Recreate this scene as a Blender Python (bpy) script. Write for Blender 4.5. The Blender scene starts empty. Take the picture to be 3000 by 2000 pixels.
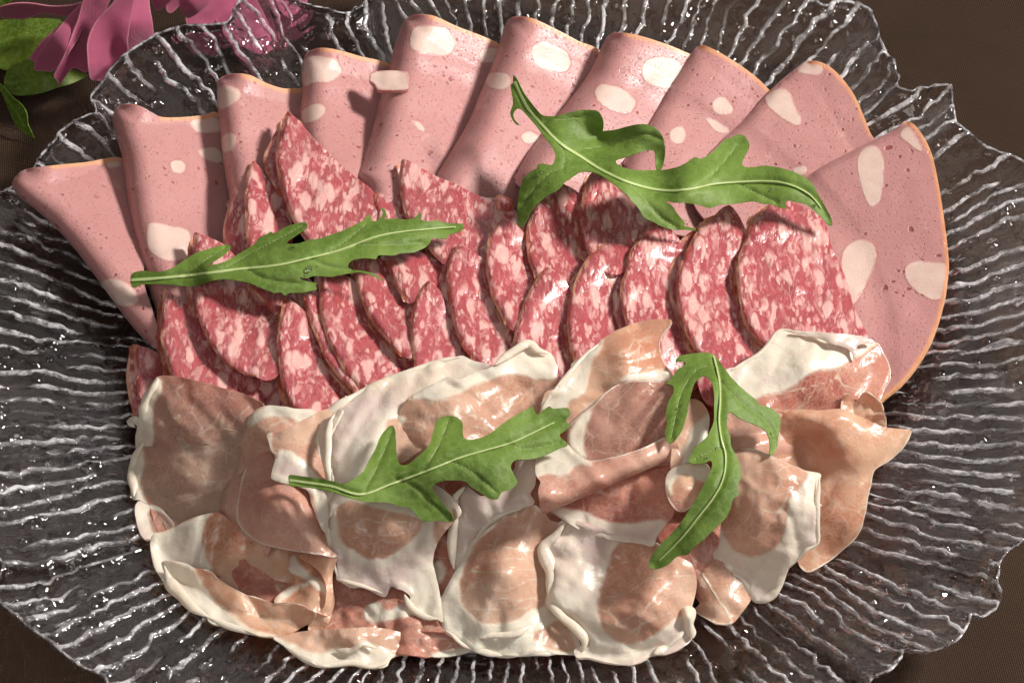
import bpy, math, random
import numpy as np
from mathutils import Vector, Matrix
from mathutils.geometry import delaunay_2d_cdt

random.seed(4)
rng = np.random.default_rng(7)
S = bpy.context.scene
COL = S.collection
CM = 0.01

# ------------------------------------------------------------------ camera
EL = math.radians(48.0)
DIST, FOC = 100.0, 124.0
LOOK = np.array([0.0, 0.8, 1.0])
FWD = np.array([0, math.cos(EL), -math.sin(EL)])
RGT = np.array([1.0, 0, 0])
UPV = np.cross(RGT, FWD)
CPOS = LOOK - DIST * FWD
cam = bpy.data.cameras.new("camera")
cam.lens = FOC
cam.sensor_width = 36.0
cam.clip_start = 0.01
cam.clip_end = 50.0
camo = bpy.data.objects.new("camera", cam)
camo.location = Vector(CPOS * CM)
camo.rotation_euler = (math.pi / 2 - EL, 0, 0)
COL.objects.link(camo)
S.camera = camo

# ------------------------------------------------------------------ world + lamps (table top, back light and front fill added)
W = bpy.data.worlds.new("World")
S.world = W
W.use_nodes = True
W.node_tree.nodes["Background"].inputs[0].default_value = (0.68, 0.65, 0.64, 1)
W.node_tree.nodes["Background"].inputs[1].default_value = 0.10


def lamp(name, az, el, dist, size, power, col, shape='DISK', target=(0, 0, 2), size_y=None):
    l = bpy.data.lights.new(name, 'AREA')
    l.shape = shape
    l.size = size
    if size_y:
        l.shape = 'RECTANGLE'
        l.size_y = size_y
    l.energy = power
    l.color = col
    o = bpy.data.objects.new(name, l)
    a, e = math.radians(az), math.radians(el)
    t = Vector(target) * CM
    d = Vector((math.cos(e) * math.cos(a), math.cos(e) * math.sin(a), math.sin(e)))
    o.location = t + d * dist
    o.rotation_euler = d.to_track_quat('Z', 'Y').to_euler()
    COL.objects.link(o)
    return o


lamp("key_lamp", 12, 42, 1.8, 0.34, 60, (1.0, 0.955, 0.90))
lamp("added_back_light", 92, 46, 1.9, 1.7, 3.4, (1.0, 0.93, 0.87))  # added unseen light, placed for the glass ribs to reflect
lamp("added_front_fill", 262, 50, 1.5, 0.8, 7.0, (1.0, 0.95, 0.9))  # added unseen fill that lifts the shadows from the camera side

S.view_settings.view_transform = 'Standard'
S.view_settings.look = 'None'
S.view_settings.exposure = 0.0
S.view_settings.gamma = 1.0
S.cycles.use_denoising = True
S.cycles.max_bounces = 9
S.cycles.diffuse_bounces = 3
S.cycles.glossy_bounces = 4
S.cycles.transmission_bounces = 8
S.cycles.transparent_max_bounces = 12
S.cycles.use_adaptive_sampling = True
S.cycles.adaptive_threshold = 0.04
S.cycles.sample_clamp_indirect = 8.0
S.cycles.caustics_refractive = True
S.cycles.caustics_reflective = True
S.cycles.blur_glossy = 0.3

# ------------------------------------------------------------------ helpers: traced frames -> photo pixels (3000 wide)
FR = {'A': (0, 0, 1 / 2.34), 'B': (1000, 0, 1 / 2.34), 'C': (2000, 0, 1 / 2.34), 'D': (0, 660, 1 / 2.34), 'E': (1000, 660, 1 / 2.34),
      'F': (2000, 660, 1 / 2.34), 'G': (0, 1330, 1 / 2.34), 'H': (1000, 1330, 1 / 2.34), 'I': (2000, 1330, 1 / 2.34),
      'J': (300, 1050, 1000 / 1651), 'K': (1200, 900, 1000 / 1568), 'L': (1900, 900, 900 / 1411), 'M': (350, 300, 900 / 2352),
      'N': (350, 780, 900 / 2352), 'O': (1100, 480, 900 / 2352), 'Q': (1700, 560, 900 / 2352), 'Z': (0, 0, 3000 / 2352)}


def fr(f, pts):
    a = np.asarray(pts, float)
    ox, oy, k = FR[f]
    b = a.copy()
    b[:, 0] = ox + a[:, 0] * k
    b[:, 1] = oy + a[:, 1] * k
    return b


WELL_R, RIM_R, WELL_Z, RIM_Z = 10.15, 16.0, 0.9, 2.3


def plate_top(r):
    t = np.clip((r - WELL_R) / (RIM_R - WELL_R), 0, 1.2)
    return WELL_Z + (RIM_Z - WELL_Z) * (0.75 * t + 0.25 * t * t) * np.clip(t * 8, 0, 1)


def ray(px):
    u = (px[:, 0] - 1500) / 3000 * 36 / FOC
    v = -(px[:, 1] - 1000) / 3000 * 36 / FOC
    return FWD + u[:, None] * RGT + v[:, None] * UPV


def P(px, z):
    r = ray(px)
    s = (z - CPOS[2]) / r[:, 2]
    return CPOS + s[:, None] * r


def plate_z(px, h):
    z = np.full(len(px), 1.2) + h
    for _ in range(4):
        p = P(px, z)
        z = plate_top(np.hypot(p[:, 0], p[:, 1])) + h
    return z


PXCM = 103.0  # photo pixels in a centimetre around the middle of the plate


def cat(pts, closed=True, step=8.0):
    p = np.asarray(pts, float)
    n = len(p)
    out = []
    rngi = range(n) if closed else range(n - 1)
    for i in rngi:
        if closed:
            p0, p1, p2, p3 = p[i - 1], p[i], p[(i + 1) % n], p[(i + 2) % n]
        else:
            p0, p1, p2, p3 = p[max(i - 1, 0)], p[i], p[i + 1], p[min(i + 2, n - 1)]
        L = np.linalg.norm(p2[:2] - p1[:2])
        m = max(1, int(round(L / step)))
        t = (np.arange(m) / m)[:, None]
        # tame the tangents so that uneven spacing does not overshoot
        d = p2 - p1
        t1 = 0.5 * (p2 - p0)
        t2 = 0.5 * (p3 - p1)
        for tt in (t1, t2):
            k = np.linalg.norm(tt[:2])
            if k > 1.2 * L:
                tt *= 1.2 * L / k
        h1 = 2 * t ** 3 - 3 * t ** 2 + 1
        h2 = t ** 3 - 2 * t ** 2 + t
        h3 = -2 * t ** 3 + 3 * t ** 2
        h4 = t ** 3 - t ** 2
        out.append(h1 * p1 + h2 * t1 + h3 * p2 + h4 * t2)
    if not closed:
        out.append(p[-1:])
    return np.vstack(out)


def segdist(q, line, closed=False):
    """distance in px from points q to a polyline and the parameter 0..1 of the foot"""
    a = line if closed else line[:-1]
    b = np.roll(line, -1, 0) if closed else line[1:]
    best = np.full(len(q), 1e9)
    par = np.zeros(len(q))
    L = np.linalg.norm(b - a, axis=1)
    cum = np.concatenate([[0], np.cumsum(L)])
    for i in range(len(a)):
        d = b[i] - a[i]
        l2 = max(d @ d, 1e-9)
        t = np.clip(((q - a[i]) @ d) / l2, 0, 1)
        w = q - a[i] - t[:, None] * d
        dd = np.einsum('ij,ij->i', w, w)
        m = dd < best
        best[m] = dd[m]
        par[m] = (cum[i] + t[m] * L[i]) / max(cum[-1], 1e-9)
    return np.sqrt(best), par


def inside(q, poly):
    x, y = q[:, 0], q[:, 1]
    c = np.zeros(len(q), bool)
    j = len(poly) - 1
    for i in range(len(poly)):
        xi, yi = poly[i]
        xj, yj = poly[j]
        if yi != yj:
            c ^= ((yi > y) != (yj > y)) & (x < (xj - xi) * (y - yi) / (yj - yi) + xi)
        j = i
    return c


def sdf(q, polys):
    """signed distance in cm, positive inside any of the polygons"""
    r = np.full(len(q), -9.0)
    for p in polys:
        d, _ = segdist(q, p, True)
        r = np.maximum(r, np.where(inside(q, p), d, -d) / PXCM)
    return r


def tps(c, q):
    c = np.asarray(c, float)
    n = len(c)

    def K(a, b):
        d2 = ((a[:, None, :] - b[None]) ** 2).sum(2) / 1e4
        return 0.5 * d2 * np.log(d2 + 1e-9)
    A = np.zeros((n + 3, n + 3))
    A[:n, :n] = K(c[:, :2], c[:, :2]) + np.eye(n) * 0.02
    A[:n, n] = 1
    A[:n, n + 1:] = c[:, :2] / 100
    A[n:, :n] = A[:n, n:].T
    w = np.linalg.solve(A, np.concatenate([c[:, 2], [0, 0, 0]]))
    return K(q, c[:, :2]) @ w[:n] + w[n] + (q / 100) @ w[n + 1:]


_lat = rng.random((64, 64))


def vnoise(x, y):
    xi, yi = np.floor(x).astype(int), np.floor(y).astype(int)
    fx, fy = x - xi, y - yi
    fx, fy = fx * fx * (3 - 2 * fx), fy * fy * (3 - 2 * fy)
    g = lambda a, b: _lat[a % 64, b % 64]
    return (g(xi, yi) * (1 - fx) + g(xi + 1, yi) * fx) * (1 - fy) + (g(xi, yi + 1) * (1 - fx) + g(xi + 1, yi + 1) * fx) * fy - 0.5


def tag(o, label=None, cat_=None, group=None, kind=None):
    if label: o['label'] = label
    if cat_: o['category'] = cat_
    if group: o['group'] = group
    if kind: o['kind'] = kind
    return o


def empty(name, loc_cm, label=None, cat_=None, group=None):
    o = bpy.data.objects.new(name, None)
    o.location = Vector(np.asarray(loc_cm) * CM)
    o.empty_display_size = 0.01
    COL.objects.link(o)
    return tag(o, label, cat_, group)


def link_mesh(name, V, F, mat, parent=None, attrs=None, origin=None, smooth=True):
    """V in cm (world). Origin goes to the thing's base; a child shares its parent's origin."""
    V = np.asarray(V, float)
    if parent is not None:
        org = np.array(parent.get('_o', (0, 0, 0)))
    elif origin is not None:
        org = np.asarray(origin, float)
    else:
        org = np.array([V[:, 0].mean(), V[:, 1].mean(), V[:, 2].min()])
    me = bpy.data.meshes.new(name)
    loc = (V - org) * CM
    if isinstance(F, np.ndarray):
        n, k = F.shape
        me.vertices.add(len(V))
        me.vertices.foreach_set('co', loc.astype(np.float32).ravel())
        me.loops.add(n * k)
        me.loops.foreach_set('vertex_index', F.astype(np.int32).ravel())
        me.polygons.add(n)
        me.polygons.foreach_set('loop_start', np.arange(0, n * k, k, dtype=np.int32))
        me.polygons.foreach_set('loop_total', np.full(n, k, dtype=np.int32))
        me.update(calc_edges=True)
    else:
        me.from_pydata(loc.tolist(), [], F)
        me.update()
    if smooth:
        me.polygons.foreach_set('use_smooth', np.ones(len(me.polygons), dtype=bool))
    for k, a in (attrs or {}).items():
        at = me.attributes.new(k, 'FLOAT', 'POINT')
        at.data.foreach_set('value', np.asarray(a, np.float32))
    me.materials.append(mat)
    o = bpy.data.objects.new(name, me)
    COL.objects.link(o)
    if parent is not None:
        o.parent = parent
    else:
        o.location = Vector(org * CM)
    return o


def holder(name, px, z, label, cat_, group=None):
    p = P(np.array([px], float), np.array([z]))[0]
    o = empty(name, p, label, cat_, group)
    o['_o'] = tuple(float(v) for v in p)
    return o


def sheet(name, mat, outline, zf, th=0.08, sp=9.0, parent=None, fat=None, meat=None, rim=None, ribs=None, veins=None,
          wave=0.0, wlen=90.0, rough=0.0, smooth_outline=True, rolls=(), tone=0.0, seed=0, bead=0.0, fold=0.0):
    """A thin slab over an outline (photo px). zf(q) gives the height in cm of every point of the slab."""
    o = cat(outline, True, sp * 0.8) if smooth_outline else np.asarray(outline, float)
    if rough > 0:
        s = np.arange(len(o)) * sp * 0.8
        nrm = np.roll(o, -1, 0) - np.roll(o, 1, 0)
        nrm = np.stack([nrm[:, 1], -nrm[:, 0]], 1) / (np.linalg.norm(nrm, axis=1)[:, None] + 1e-9)
        o = o + nrm * (rough * (vnoise(s / 55 + seed * 7.3, s * 0 + seed) * 2.4 + vnoise(s / 20 + seed, s * 0 + 5.1) * 0.7))[:, None]
    # drop near-duplicate points
    keep = [0]
    for i in range(1, len(o)):
        if np.linalg.norm(o[i] - o[keep[-1]]) > sp * 0.25:
            keep.append(i)
    o = o[keep]
    lo, hi = o.min(0), o.max(0)
    gx, gy = np.meshgrid(np.arange(lo[0], hi[0], sp), np.arange(lo[1], hi[1], sp * 0.87))
    gx = gx + (np.arange(gx.shape[0]) % 2)[:, None] * sp * 0.5
    q = np.stack([gx.ravel(), gy.ravel()], 1) + (rng.random((gx.size, 2)) - 0.5) * sp * 0.25
    q = q[inside(q, o)]
    d, _ = segdist(q, o, True)
    q = q[d > sp * 0.5]
    pts = np.vstack([o, q])
    n0 = len(o)
    r = delaunay_2d_cdt([Vector((float(a), float(b))) for a, b in pts], [(i, (i + 1) % n0) for i in range(n0)], [], 1, 1e-4)
    q = np.array([(v[0], v[1]) for v in r[0]])
    T = np.array([f for f in r[2] if len(f) == 3], int)
    z = zf(q)
    if wave:
        z = z + wave * (vnoise(q[:, 0] / wlen + seed, q[:, 1] / wlen + seed * 3) * 2 + vnoise(q[:, 0] / wlen * 2.7 + seed, q[:, 1] / wlen * 2.7) * 0.8)
    if fold:
        an = seed * 2.399
        uu, vv_ = q[:, 0] * math.cos(an) + q[:, 1] * math.sin(an), -q[:, 0] * math.sin(an) + q[:, 1] * math.cos(an)
        z = z + fold * (np.abs(vnoise(uu / 75 + seed, vv_ / 260 + seed * 1.7)) * 2.2 - 0.5 + 0.35 * vnoise(uu / 24, vv_ / 90))
    for line, R in rolls:
        dd, _ = segdist(q, line)
        dd = dd / PXCM
        m = dd < R
        z[m] -= R - np.sqrt(np.maximum(R * R - (R - dd[m]) ** 2, 0))
    if bead:
        eb = segdist(q, o, True)[0] / PXCM
        fm = -sdf(q, meat) if meat is not None else sdf(q, fat) if fat is not None else np.full(len(q), -9.0)
        lump = 0.5 + 1.4 * (vnoise(q[:, 0] / 28 + seed, q[:, 1] / 28) + 0.4)
        z = z + bead * np.exp(-((eb - 0.10) / 0.08) ** 2) * np.clip(fm / 0.1 + 0.5, 0, 1) * lump
    V = P(q, z)
    # orientation toward the camera
    e1, e2 = V[T[:, 1]] - V[T[:, 0]], V[T[:, 2]] - V[T[:, 0]]
    fn = np.cross(e1, e2)
    flip = (fn * (CPOS - V[T[:, 0]])).sum(1) < 0
    T[flip] = T[flip][:, ::-1]
    fn[flip] *= -1
    vn = np.zeros_like(V)
    for k in range(3):
        np.add.at(vn, T[:, k], fn)
    vn /= np.linalg.norm(vn, axis=1)[:, None] + 1e-12
    B = V - vn * (th if np.isscalar(th) else th(q)[:, None])
    n = len(V)
    # boundary edges
    ed = {}
    for a, b, c in T.tolist():
        for u, w in ((a, b), (b, c), (c, a)):
            ed[(u, w)] = 1
    be = np.array([(u, w) for (u, w) in ed if (w, u) not in ed], int)
    bv = np.unique(be)
    mp = np.full(n, -1)
    mp[bv] = np.arange(len(bv))
    k0 = 2 * n
    k1 = 2 * n + len(bv)
    u, w = mp[be[:, 0]], mp[be[:, 1]]
    side = np.vstack([np.stack([w + k0, u + k0, u + k1], 1), np.stack([w + k0, u + k1, w + k1], 1)])
    F = np.vstack([T, T[:, ::-1] + n, side])
    At = {}
    e, _ = segdist(q, o, True)
    At['edge'] = e / PXCM
    if meat is not None:
        At['fat'] = -sdf(q, meat)
    elif fat is not None:
        At['fat'] = sdf(q, fat)
    else:
        At['fat'] = np.full(n, -9.0)
    if rim is not None:
        At['rim'] = segdist(q, rim)[0] / PXCM
    else:
        At['rim'] = np.full(n, 9.0)
    if ribs is not None:
        dd, tt = segdist(q, ribs)
        At['rib'] = dd / PXCM
        At['along'] = tt
    m = np.full(n, 9e3)
    for v in veins or ():
        m = np.minimum(m, segdist(q, v)[0])
    At['vein'] = m / PXCM
    At['tone'] = np.full(n, tone)
    At['px'] = q[:, 0] / PXCM
    At['py'] = q[:, 1] / PXCM
    At = {k: np.concatenate([a, a, a[bv], a[bv]]) for k, a in At.items()}
    return link_mesh(name, np.vstack([V, B, V[bv], B[bv]]), F, mat, parent, At)


def tube(name, mat, pts3, rad, parent, seed=0, flat=0.6, ns=10):
    """a soft lumpy rope through points in cm (fat that has rolled up along an edge)"""
    c = cat(pts3 * 100, False, 5) / 100
    n = len(c)
    s = np.linspace(0, 1, n)
    L = np.linalg.norm(np.diff(c, axis=0), axis=1).sum()
    c = c + 0.05 * np.stack([vnoise(s * L * 2 + seed, s * 0 + k) for k in range(3)], 1)
    r = 0.66 * rad * (0.7 + 1.1 * (vnoise(s * L * 1.6 + seed * 3, s * 0 + 7) + 0.3)) * np.clip(np.minimum(s, 1 - s) * 4.5, 0.06, 1) ** 0.7
    T = np.gradient(c, axis=0)
    T /= np.linalg.norm(T, axis=1)[:, None]
    B = np.cross(T, np.array([0, -0.3, 1.0]))
    B /= np.linalg.norm(B, axis=1)[:, None]
    N = np.cross(B, T)
    a = np.linspace(0, 2 * np.pi, ns, endpoint=False)
    V = c[:, None] + r[:, None, None] * (np.cos(a)[None, :, None] * B[:, None] + flat * np.sin(a)[None, :, None] * N[:, None])
    i = np.arange(n - 1)[:, None] * ns + np.arange(ns)[None]
    j = np.arange(n - 1)[:, None] * ns + (np.arange(ns)[None] + 1) % ns
    F = [tuple(q) for q in np.stack([i, j, j + ns, i + ns], 2).reshape(-1, 4).tolist()] + [tuple(range(ns))[::-1], tuple((n - 1) * ns + k for k in range(ns))]
    m = n * ns
    return link_mesh(name, V.reshape(-1, 3), F, mat, parent, {'fat': np.full(m, 0.1), 'rim': np.full(m, 9.0), 'edge': np.full(m, 9.0), 'vein': np.full(m, 9.0)})


# ------------------------------------------------------------------ node helper
class NT:
    def __init__(s, name):
        s.m = bpy.data.materials.new(name)
        s.m.use_nodes = True
        s.t = s.m.node_tree
        s.t.nodes.clear()
        s.out = s.n('ShaderNodeOutputMaterial')

    def n(s, t, **k):
        x = s.t.nodes.new(t)
        for a, b in k.items():
            setattr(x, a, b)
        return x

    def set(s, sock, v):
        if isinstance(v, bpy.types.NodeSocket):
            s.t.links.new(v, sock)
        elif v is not None:
            sock.default_value = v
        return s

    def attr(s, name):
        return s.n('ShaderNodeAttribute', attribute_name=name).outputs['Fac']

    def math(s, op, a, b=None, c=None, clamp=False):
        x = s.n('ShaderNodeMath', operation=op, use_clamp=clamp)
        for i, v in enumerate((a, b, c)):
            if v is not None:
                s.set(x.inputs[i], v)
        return x.outputs[0]

    def ramp(s, v, a, b, x0=0.0, x1=1.0, kind='SMOOTHSTEP'):
        x = s.n('ShaderNodeMapRange', interpolation_type=kind)
        for i, w in enumerate((v, a, b, x0, x1)):
            s.set(x.inputs[i], w)
        return x.outputs[0]

    def mix(s, f, a, b, bt='MIX'):
        x = s.n('ShaderNodeMix', data_type='RGBA', blend_type=bt)
        s.set(x.inputs[0], f)
        for i, v in ((6, a), (7, b)):
            s.set(x.inputs[i], v if isinstance(v, bpy.types.NodeSocket) else (*v, 1) if len(v) == 3 else v)
        return x.outputs[2]

    def coord(s, scale=(1, 1, 1), rnd=True):
        c = s.n('ShaderNodeTexCoord').outputs['Object']
        if rnd:
            i = s.n('ShaderNodeObjectInfo').outputs['Random']
            v = s.n('ShaderNodeVectorMath', operation='ADD')
            s.set(v.inputs[0], c)
            k = s.n('ShaderNodeCombineXYZ')
            s.set(k.inputs[0], i)
            s.set(k.inputs[1], s.math('MULTIPLY', i, 3.1))
            s.set(k.inputs[2], s.math('MULTIPLY', i, 7.7))
            s.set(v.inputs[1], k.outputs[0])
            c = v.outputs[0]
        m = s.n('ShaderNodeMapping')
        s.set(m.inputs[0], c)
        m.inputs['Scale'].default_value = scale
        return m.outputs[0]

    def noise(s, vec, scale, detail=3, rough=0.55, dist=0.0):
        x = s.n('ShaderNodeTexNoise')
        s.set(x.inputs['Vector'], vec)
        x.inputs['Scale'].default_value = scale
        x.inputs['Detail'].default_value = detail
        x.inputs['Roughness'].default_value = rough
        x.inputs['Distortion'].default_value = dist
        return x.outputs

    def voro(s, vec, scale, feature='F1', rand=1.0, smooth=0.5):
        x = s.n('ShaderNodeTexVoronoi', feature=feature)
        s.set(x.inputs['Vector'], vec)
        x.inputs['Scale'].default_value = scale
        x.inputs['Randomness'].default_value = rand
        if feature == 'SMOOTH_F1':
            x.inputs['Smoothness'].default_value = smooth
        return x.outputs

    def warp(s, vec, scale, amt):
        nz = s.noise(vec, scale, 2)[1]
        a = s.n('ShaderNodeVectorMath', operation='SUBTRACT')
        s.set(a.inputs[0], nz)
        a.inputs[1].default_value = (0.5, 0.5, 0.5)
        b = s.n('ShaderNodeVectorMath', operation='SCALE')
        s.set(b.inputs[0], a.outputs[0])
        b.inputs['Scale'].default_value = amt
        c = s.n('ShaderNodeVectorMath', operation='ADD')
        s.set(c.inputs[0], vec)
        s.set(c.inputs[1], b.outputs[0])
        return c.outputs[0]

    def bump(s, h, strength, dist, normal=None):
        b = s.n('ShaderNodeBump')
        b.inputs['Strength'].default_value = strength
        b.inputs['Distance'].default_value = dist
        s.set(b.inputs['Height'], h)
        if normal is not None:
            s.set(b.inputs['Normal'], normal)
        return b.outputs[0]

    def prin(s, color, rough=0.5, normal=None, sss=0.0, rad=(1, .4, .25), scale=0.003, **k):
        p = s.n('ShaderNodeBsdfPrincipled')
        s.set(p.inputs['Base Color'], color if isinstance(color, bpy.types.NodeSocket) else (*color, 1))
        s.set(p.inputs['Roughness'], rough)
        if normal is not None:
            s.set(p.inputs['Normal'], normal)
        s.set(p.inputs['Subsurface Weight'], sss)
        p.inputs['Subsurface Radius'].default_value = rad
        p.inputs['Subsurface Scale'].default_value = scale
        for a, b in k.items():
            s.set(p.inputs[a.replace('_', ' ')], b)
        return p.outputs[0]

    def mixs(s, f, a, b):
        x = s.n('ShaderNodeMixShader')
        s.set(x.inputs[0], f)
        s.t.links.new(a, x.inputs[1])
        s.t.links.new(b, x.inputs[2])
        return x.outputs[0]

    def done(s, sh):
        s.t.links.new(sh, s.out.inputs[0])
        return s.m


# ------------------------------------------------------------------ materials
def mat_cloth():
    t = NT('brown_woven_cloth')
    c = t.coord(rnd=False)
    sx = t.n('ShaderNodeSeparateXYZ')
    r = t.n('ShaderNodeMapping')
    t.set(r.inputs[0], c)
    r.inputs['Rotation'].default_value = (0, 0, math.radians(38))
    t.set(sx.inputs[0], r.outputs[0])
    k = 2 * math.pi / 0.00082
    a = t.math('SINE', t.math('MULTIPLY', sx.outputs[0], k))
    b = t.math('SINE', t.math('MULTIPLY', sx.outputs[1], k))
    w = t.math('MULTIPLY', a, b)
    dot = t.ramp(w, 0.35, 0.95)
    nz = t.noise(c, 60, 3)[0]
    big = t.noise(c, 9, 2)[0]
    base = t.mix(nz, (0.022, 0.0118, 0.0075), (0.033, 0.0185, 0.0125))
    base = t.mix(t.math('MULTIPLY', dot, t.ramp(big, 0.3, 0.8, 0.35, 1.0)), base, (0.13, 0.085, 0.045))
    nm = t.bump(w, 0.5, 0.0003)
    return t.done(t.prin(base, 0.85, nm, Specular_IOR_Level=0.12))


def mat_glass():
    t = NT('clear_moulded_glass')
    c = t.coord(rnd=False)
    nm = t.bump(t.noise(c, 260, 3, 0.5)[0], 0.03, 0.0006)
    g = t.n('ShaderNodeBsdfGlass')
    g.inputs['IOR'].default_value = 1.50
    g.inputs['Roughness'].default_value = 0.05
    g.inputs['Color'].default_value = (0.97, 0.96, 0.97, 1)
    t.set(g.inputs['Normal'], nm)
    tr = t.n('ShaderNodeBsdfTransparent')
    tr.inputs[0].default_value = (0.96, 0.95, 0.96, 1)
    clear = t.mixs(0.18, g.outputs[0], tr.outputs[0])
    # whitish layer painted on ridges and rim, standing in for their bright reflections
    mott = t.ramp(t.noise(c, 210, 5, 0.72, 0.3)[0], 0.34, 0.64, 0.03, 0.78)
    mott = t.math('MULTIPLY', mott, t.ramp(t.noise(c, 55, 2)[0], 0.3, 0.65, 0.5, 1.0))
    rib_sheen = t.math('MULTIPLY', t.ramp(t.attr('ridge'), 0.15, 0.8), mott)
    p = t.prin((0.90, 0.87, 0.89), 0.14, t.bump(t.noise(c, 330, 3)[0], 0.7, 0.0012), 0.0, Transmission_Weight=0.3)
    return t.done(t.mixs(rib_sheen, clear, p))


def mat_mortadella():
    t = NT('mortadella_meat')
    c = t.coord()
    cw = t.warp(c, 120, 0.004)
    fat = t.attr('fat')
    edge_n = t.noise(c, 230, 4, 0.6)[0]
    f = t.ramp(t.math('ADD', fat, t.math('MULTIPLY', t.math('SUBTRACT', edge_n, 0.5), 0.10)), -0.03, 0.05)
    # paler small fat flecks and streaks
    sm = t.noise(cw, 95, 3, 0.5)[0]
    fl = t.ramp(sm, 0.66, 0.72, 0, 0.5)
    big = t.noise(c, 40, 3)[0]
    meat = t.mix(big, (0.365, 0.163, 0.158), (0.445, 0.222, 0.212))
    fine = t.noise(c, 1500, 2)[0]
    meat = t.mix(t.ramp(fine, 0.35, 0.75, 0, 0.35), meat, (0.52, 0.27, 0.245))
    meat = t.mix(fl, meat, (0.55, 0.30, 0.27))
    # pits of two sizes, rare ones large
    v1 = t.voro(cw, 330)
    p1 = t.math('MULTIPLY', t.ramp(v1[0], 0.10, 0.22, 1, 0), t.ramp(t.noise(c, 90, 1)[0], 0.50, 0.60))
    v2 = t.voro(cw, 120)
    p2 = t.math('MULTIPLY', t.ramp(v2[0], 0.08, 0.13, 1, 0), t.ramp(t.noise(c, 60, 1)[0], 0.42, 0.55))
    v3 = t.voro(cw, 800)
    p3 = t.math('MULTIPLY', t.ramp(v3[0], 0.12, 0.25, 1, 0), 0.55)
    pits = t.math('MAXIMUM', t.math('MAXIMUM', p1, p2), p3)
    pits = t.math('MULTIPLY', pits, t.math('SUBTRACT', 1.0, f))
    meat = t.mix(t.math('MULTIPLY', pits, 0.85), meat, (0.24, 0.05, 0.045))
    fatc = t.mix(t.noise(c, 300, 3)[0], (0.50, 0.345, 0.295), (0.62, 0.465, 0.405))
    col = t.mix(f, meat, fatc)
    ring = t.ramp(t.math('ABSOLUTE', t.math('ADD', fat, t.math('MULTIPLY', t.math('SUBTRACT', edge_n, 0.5), 0.30))), 0.0, 0.05, 0.45, 0)
    col = t.mix(t.math('MULTIPLY', ring, t.ramp(big, 0.42, 0.6)), col, (0.34, 0.10, 0.09))
    rim = t.ramp(t.math('ADD', t.attr('rim'), t.math('MULTIPLY', edge_n, 0.05)), 0.06, 0.17, 1, 0)
    col = t.mix(rim, col, t.mix(t.noise(c, 180, 2)[0], (0.50, 0.22, 0.11), (0.64, 0.35, 0.19)))
    h = t.math('ADD', t.math('MULTIPLY', pits, -1.0), t.math('MULTIPLY', fine, 0.28))
    h = t.math('ADD', h, t.math('MULTIPLY', t.ramp(fat, -0.02, 0.03), 0.25))
    nm = t.bump(h, 0.55, 0.0006)
    ro = t.ramp(fine, 0.3, 0.7, 0.34, 0.52)
    return t.done(t.prin(col, ro, nm, 0.35, (1.0, 0.35, 0.25), 0.0035, Specular_IOR_Level=0.45))


def mat_salami(dark=0.0):
    t = NT('salami_meat')
    c = t.coord((1.55, 0.62, 0.62))
    w = t.warp(c, 160, 0.006)
    w2 = t.warp(c, 330, 0.0026)
    v = t.voro(w2, 180, 'SMOOTH_F1', 1.0, 0.3)
    blob = t.math('MULTIPLY', t.ramp(v[0], 0.34, 0.54, 1, 0), t.ramp(t.noise(w, 120, 2)[0], 0.44, 0.50))
    vv = t.voro(w2, 430)
    blob2 = t.math('MULTIPLY', t.ramp(vv[0], 0.26, 0.50, 1, 0), t.ramp(t.noise(w, 170, 2)[0], 0.44, 0.54, 0, 0.85))
    st = t.noise(w, 260, 5, 0.58, 0.9)[0]
    streak = t.ramp(st, 0.50, 0.66, 0, 0.55)
    f = t.math('MAXIMUM', t.math('MAXIMUM', blob, blob2), streak)
    big = t.noise(c, 70, 3)[0]
    meat = t.mix(big, (0.27, 0.040, 0.050), (0.39, 0.085, 0.095))
    fibre = t.noise(w2, 700, 3, 0.6)[0]
    meat = t.mix(t.ramp(fibre, 0.4, 0.7, 0, 0.5), meat, (0.47, 0.125, 0.13))
    fatc = t.mix(t.noise(c, 500, 2)[0], (0.56, 0.265, 0.25), (0.71, 0.44, 0.395))
    col = t.mix(f, meat, fatc)
    rim = t.ramp(t.math('ADD', t.attr('rim'), t.math('MULTIPLY', t.math('SUBTRACT', t.noise(c, 330, 3)[0], 0.5), 0.06)), 0.045, 0.09, 1, 0)
    col = t.mix(t.math('MULTIPLY', rim, 0.85), col, t.mix(t.ramp(t.noise(c, 210, 3)[0], 0.4, 0.62), (0.33, 0.062, 0.030), (0.66, 0.33, 0.20)))
    h = t.math('ADD', t.math('MULTIPLY', f, 0.5), t.math('MULTIPLY', t.noise(c, 900, 4, 0.65)[0], 0.55))
    h = t.math('ADD', h, t.math('MULTIPLY', t.noise(w, 300, 3)[0], 0.9))
    nm = t.bump(h, 0.45, 0.0008)
    ro = t.ramp(st, 0.35, 0.65, 0.17, 0.33)
    return t.done(t.prin(col, ro, nm, 0.30, (1.0, 0.25, 0.18), 0.003, Specular_IOR_Level=0.65, Coat_Weight=0.3, Coat_Roughness=0.25))


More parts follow.
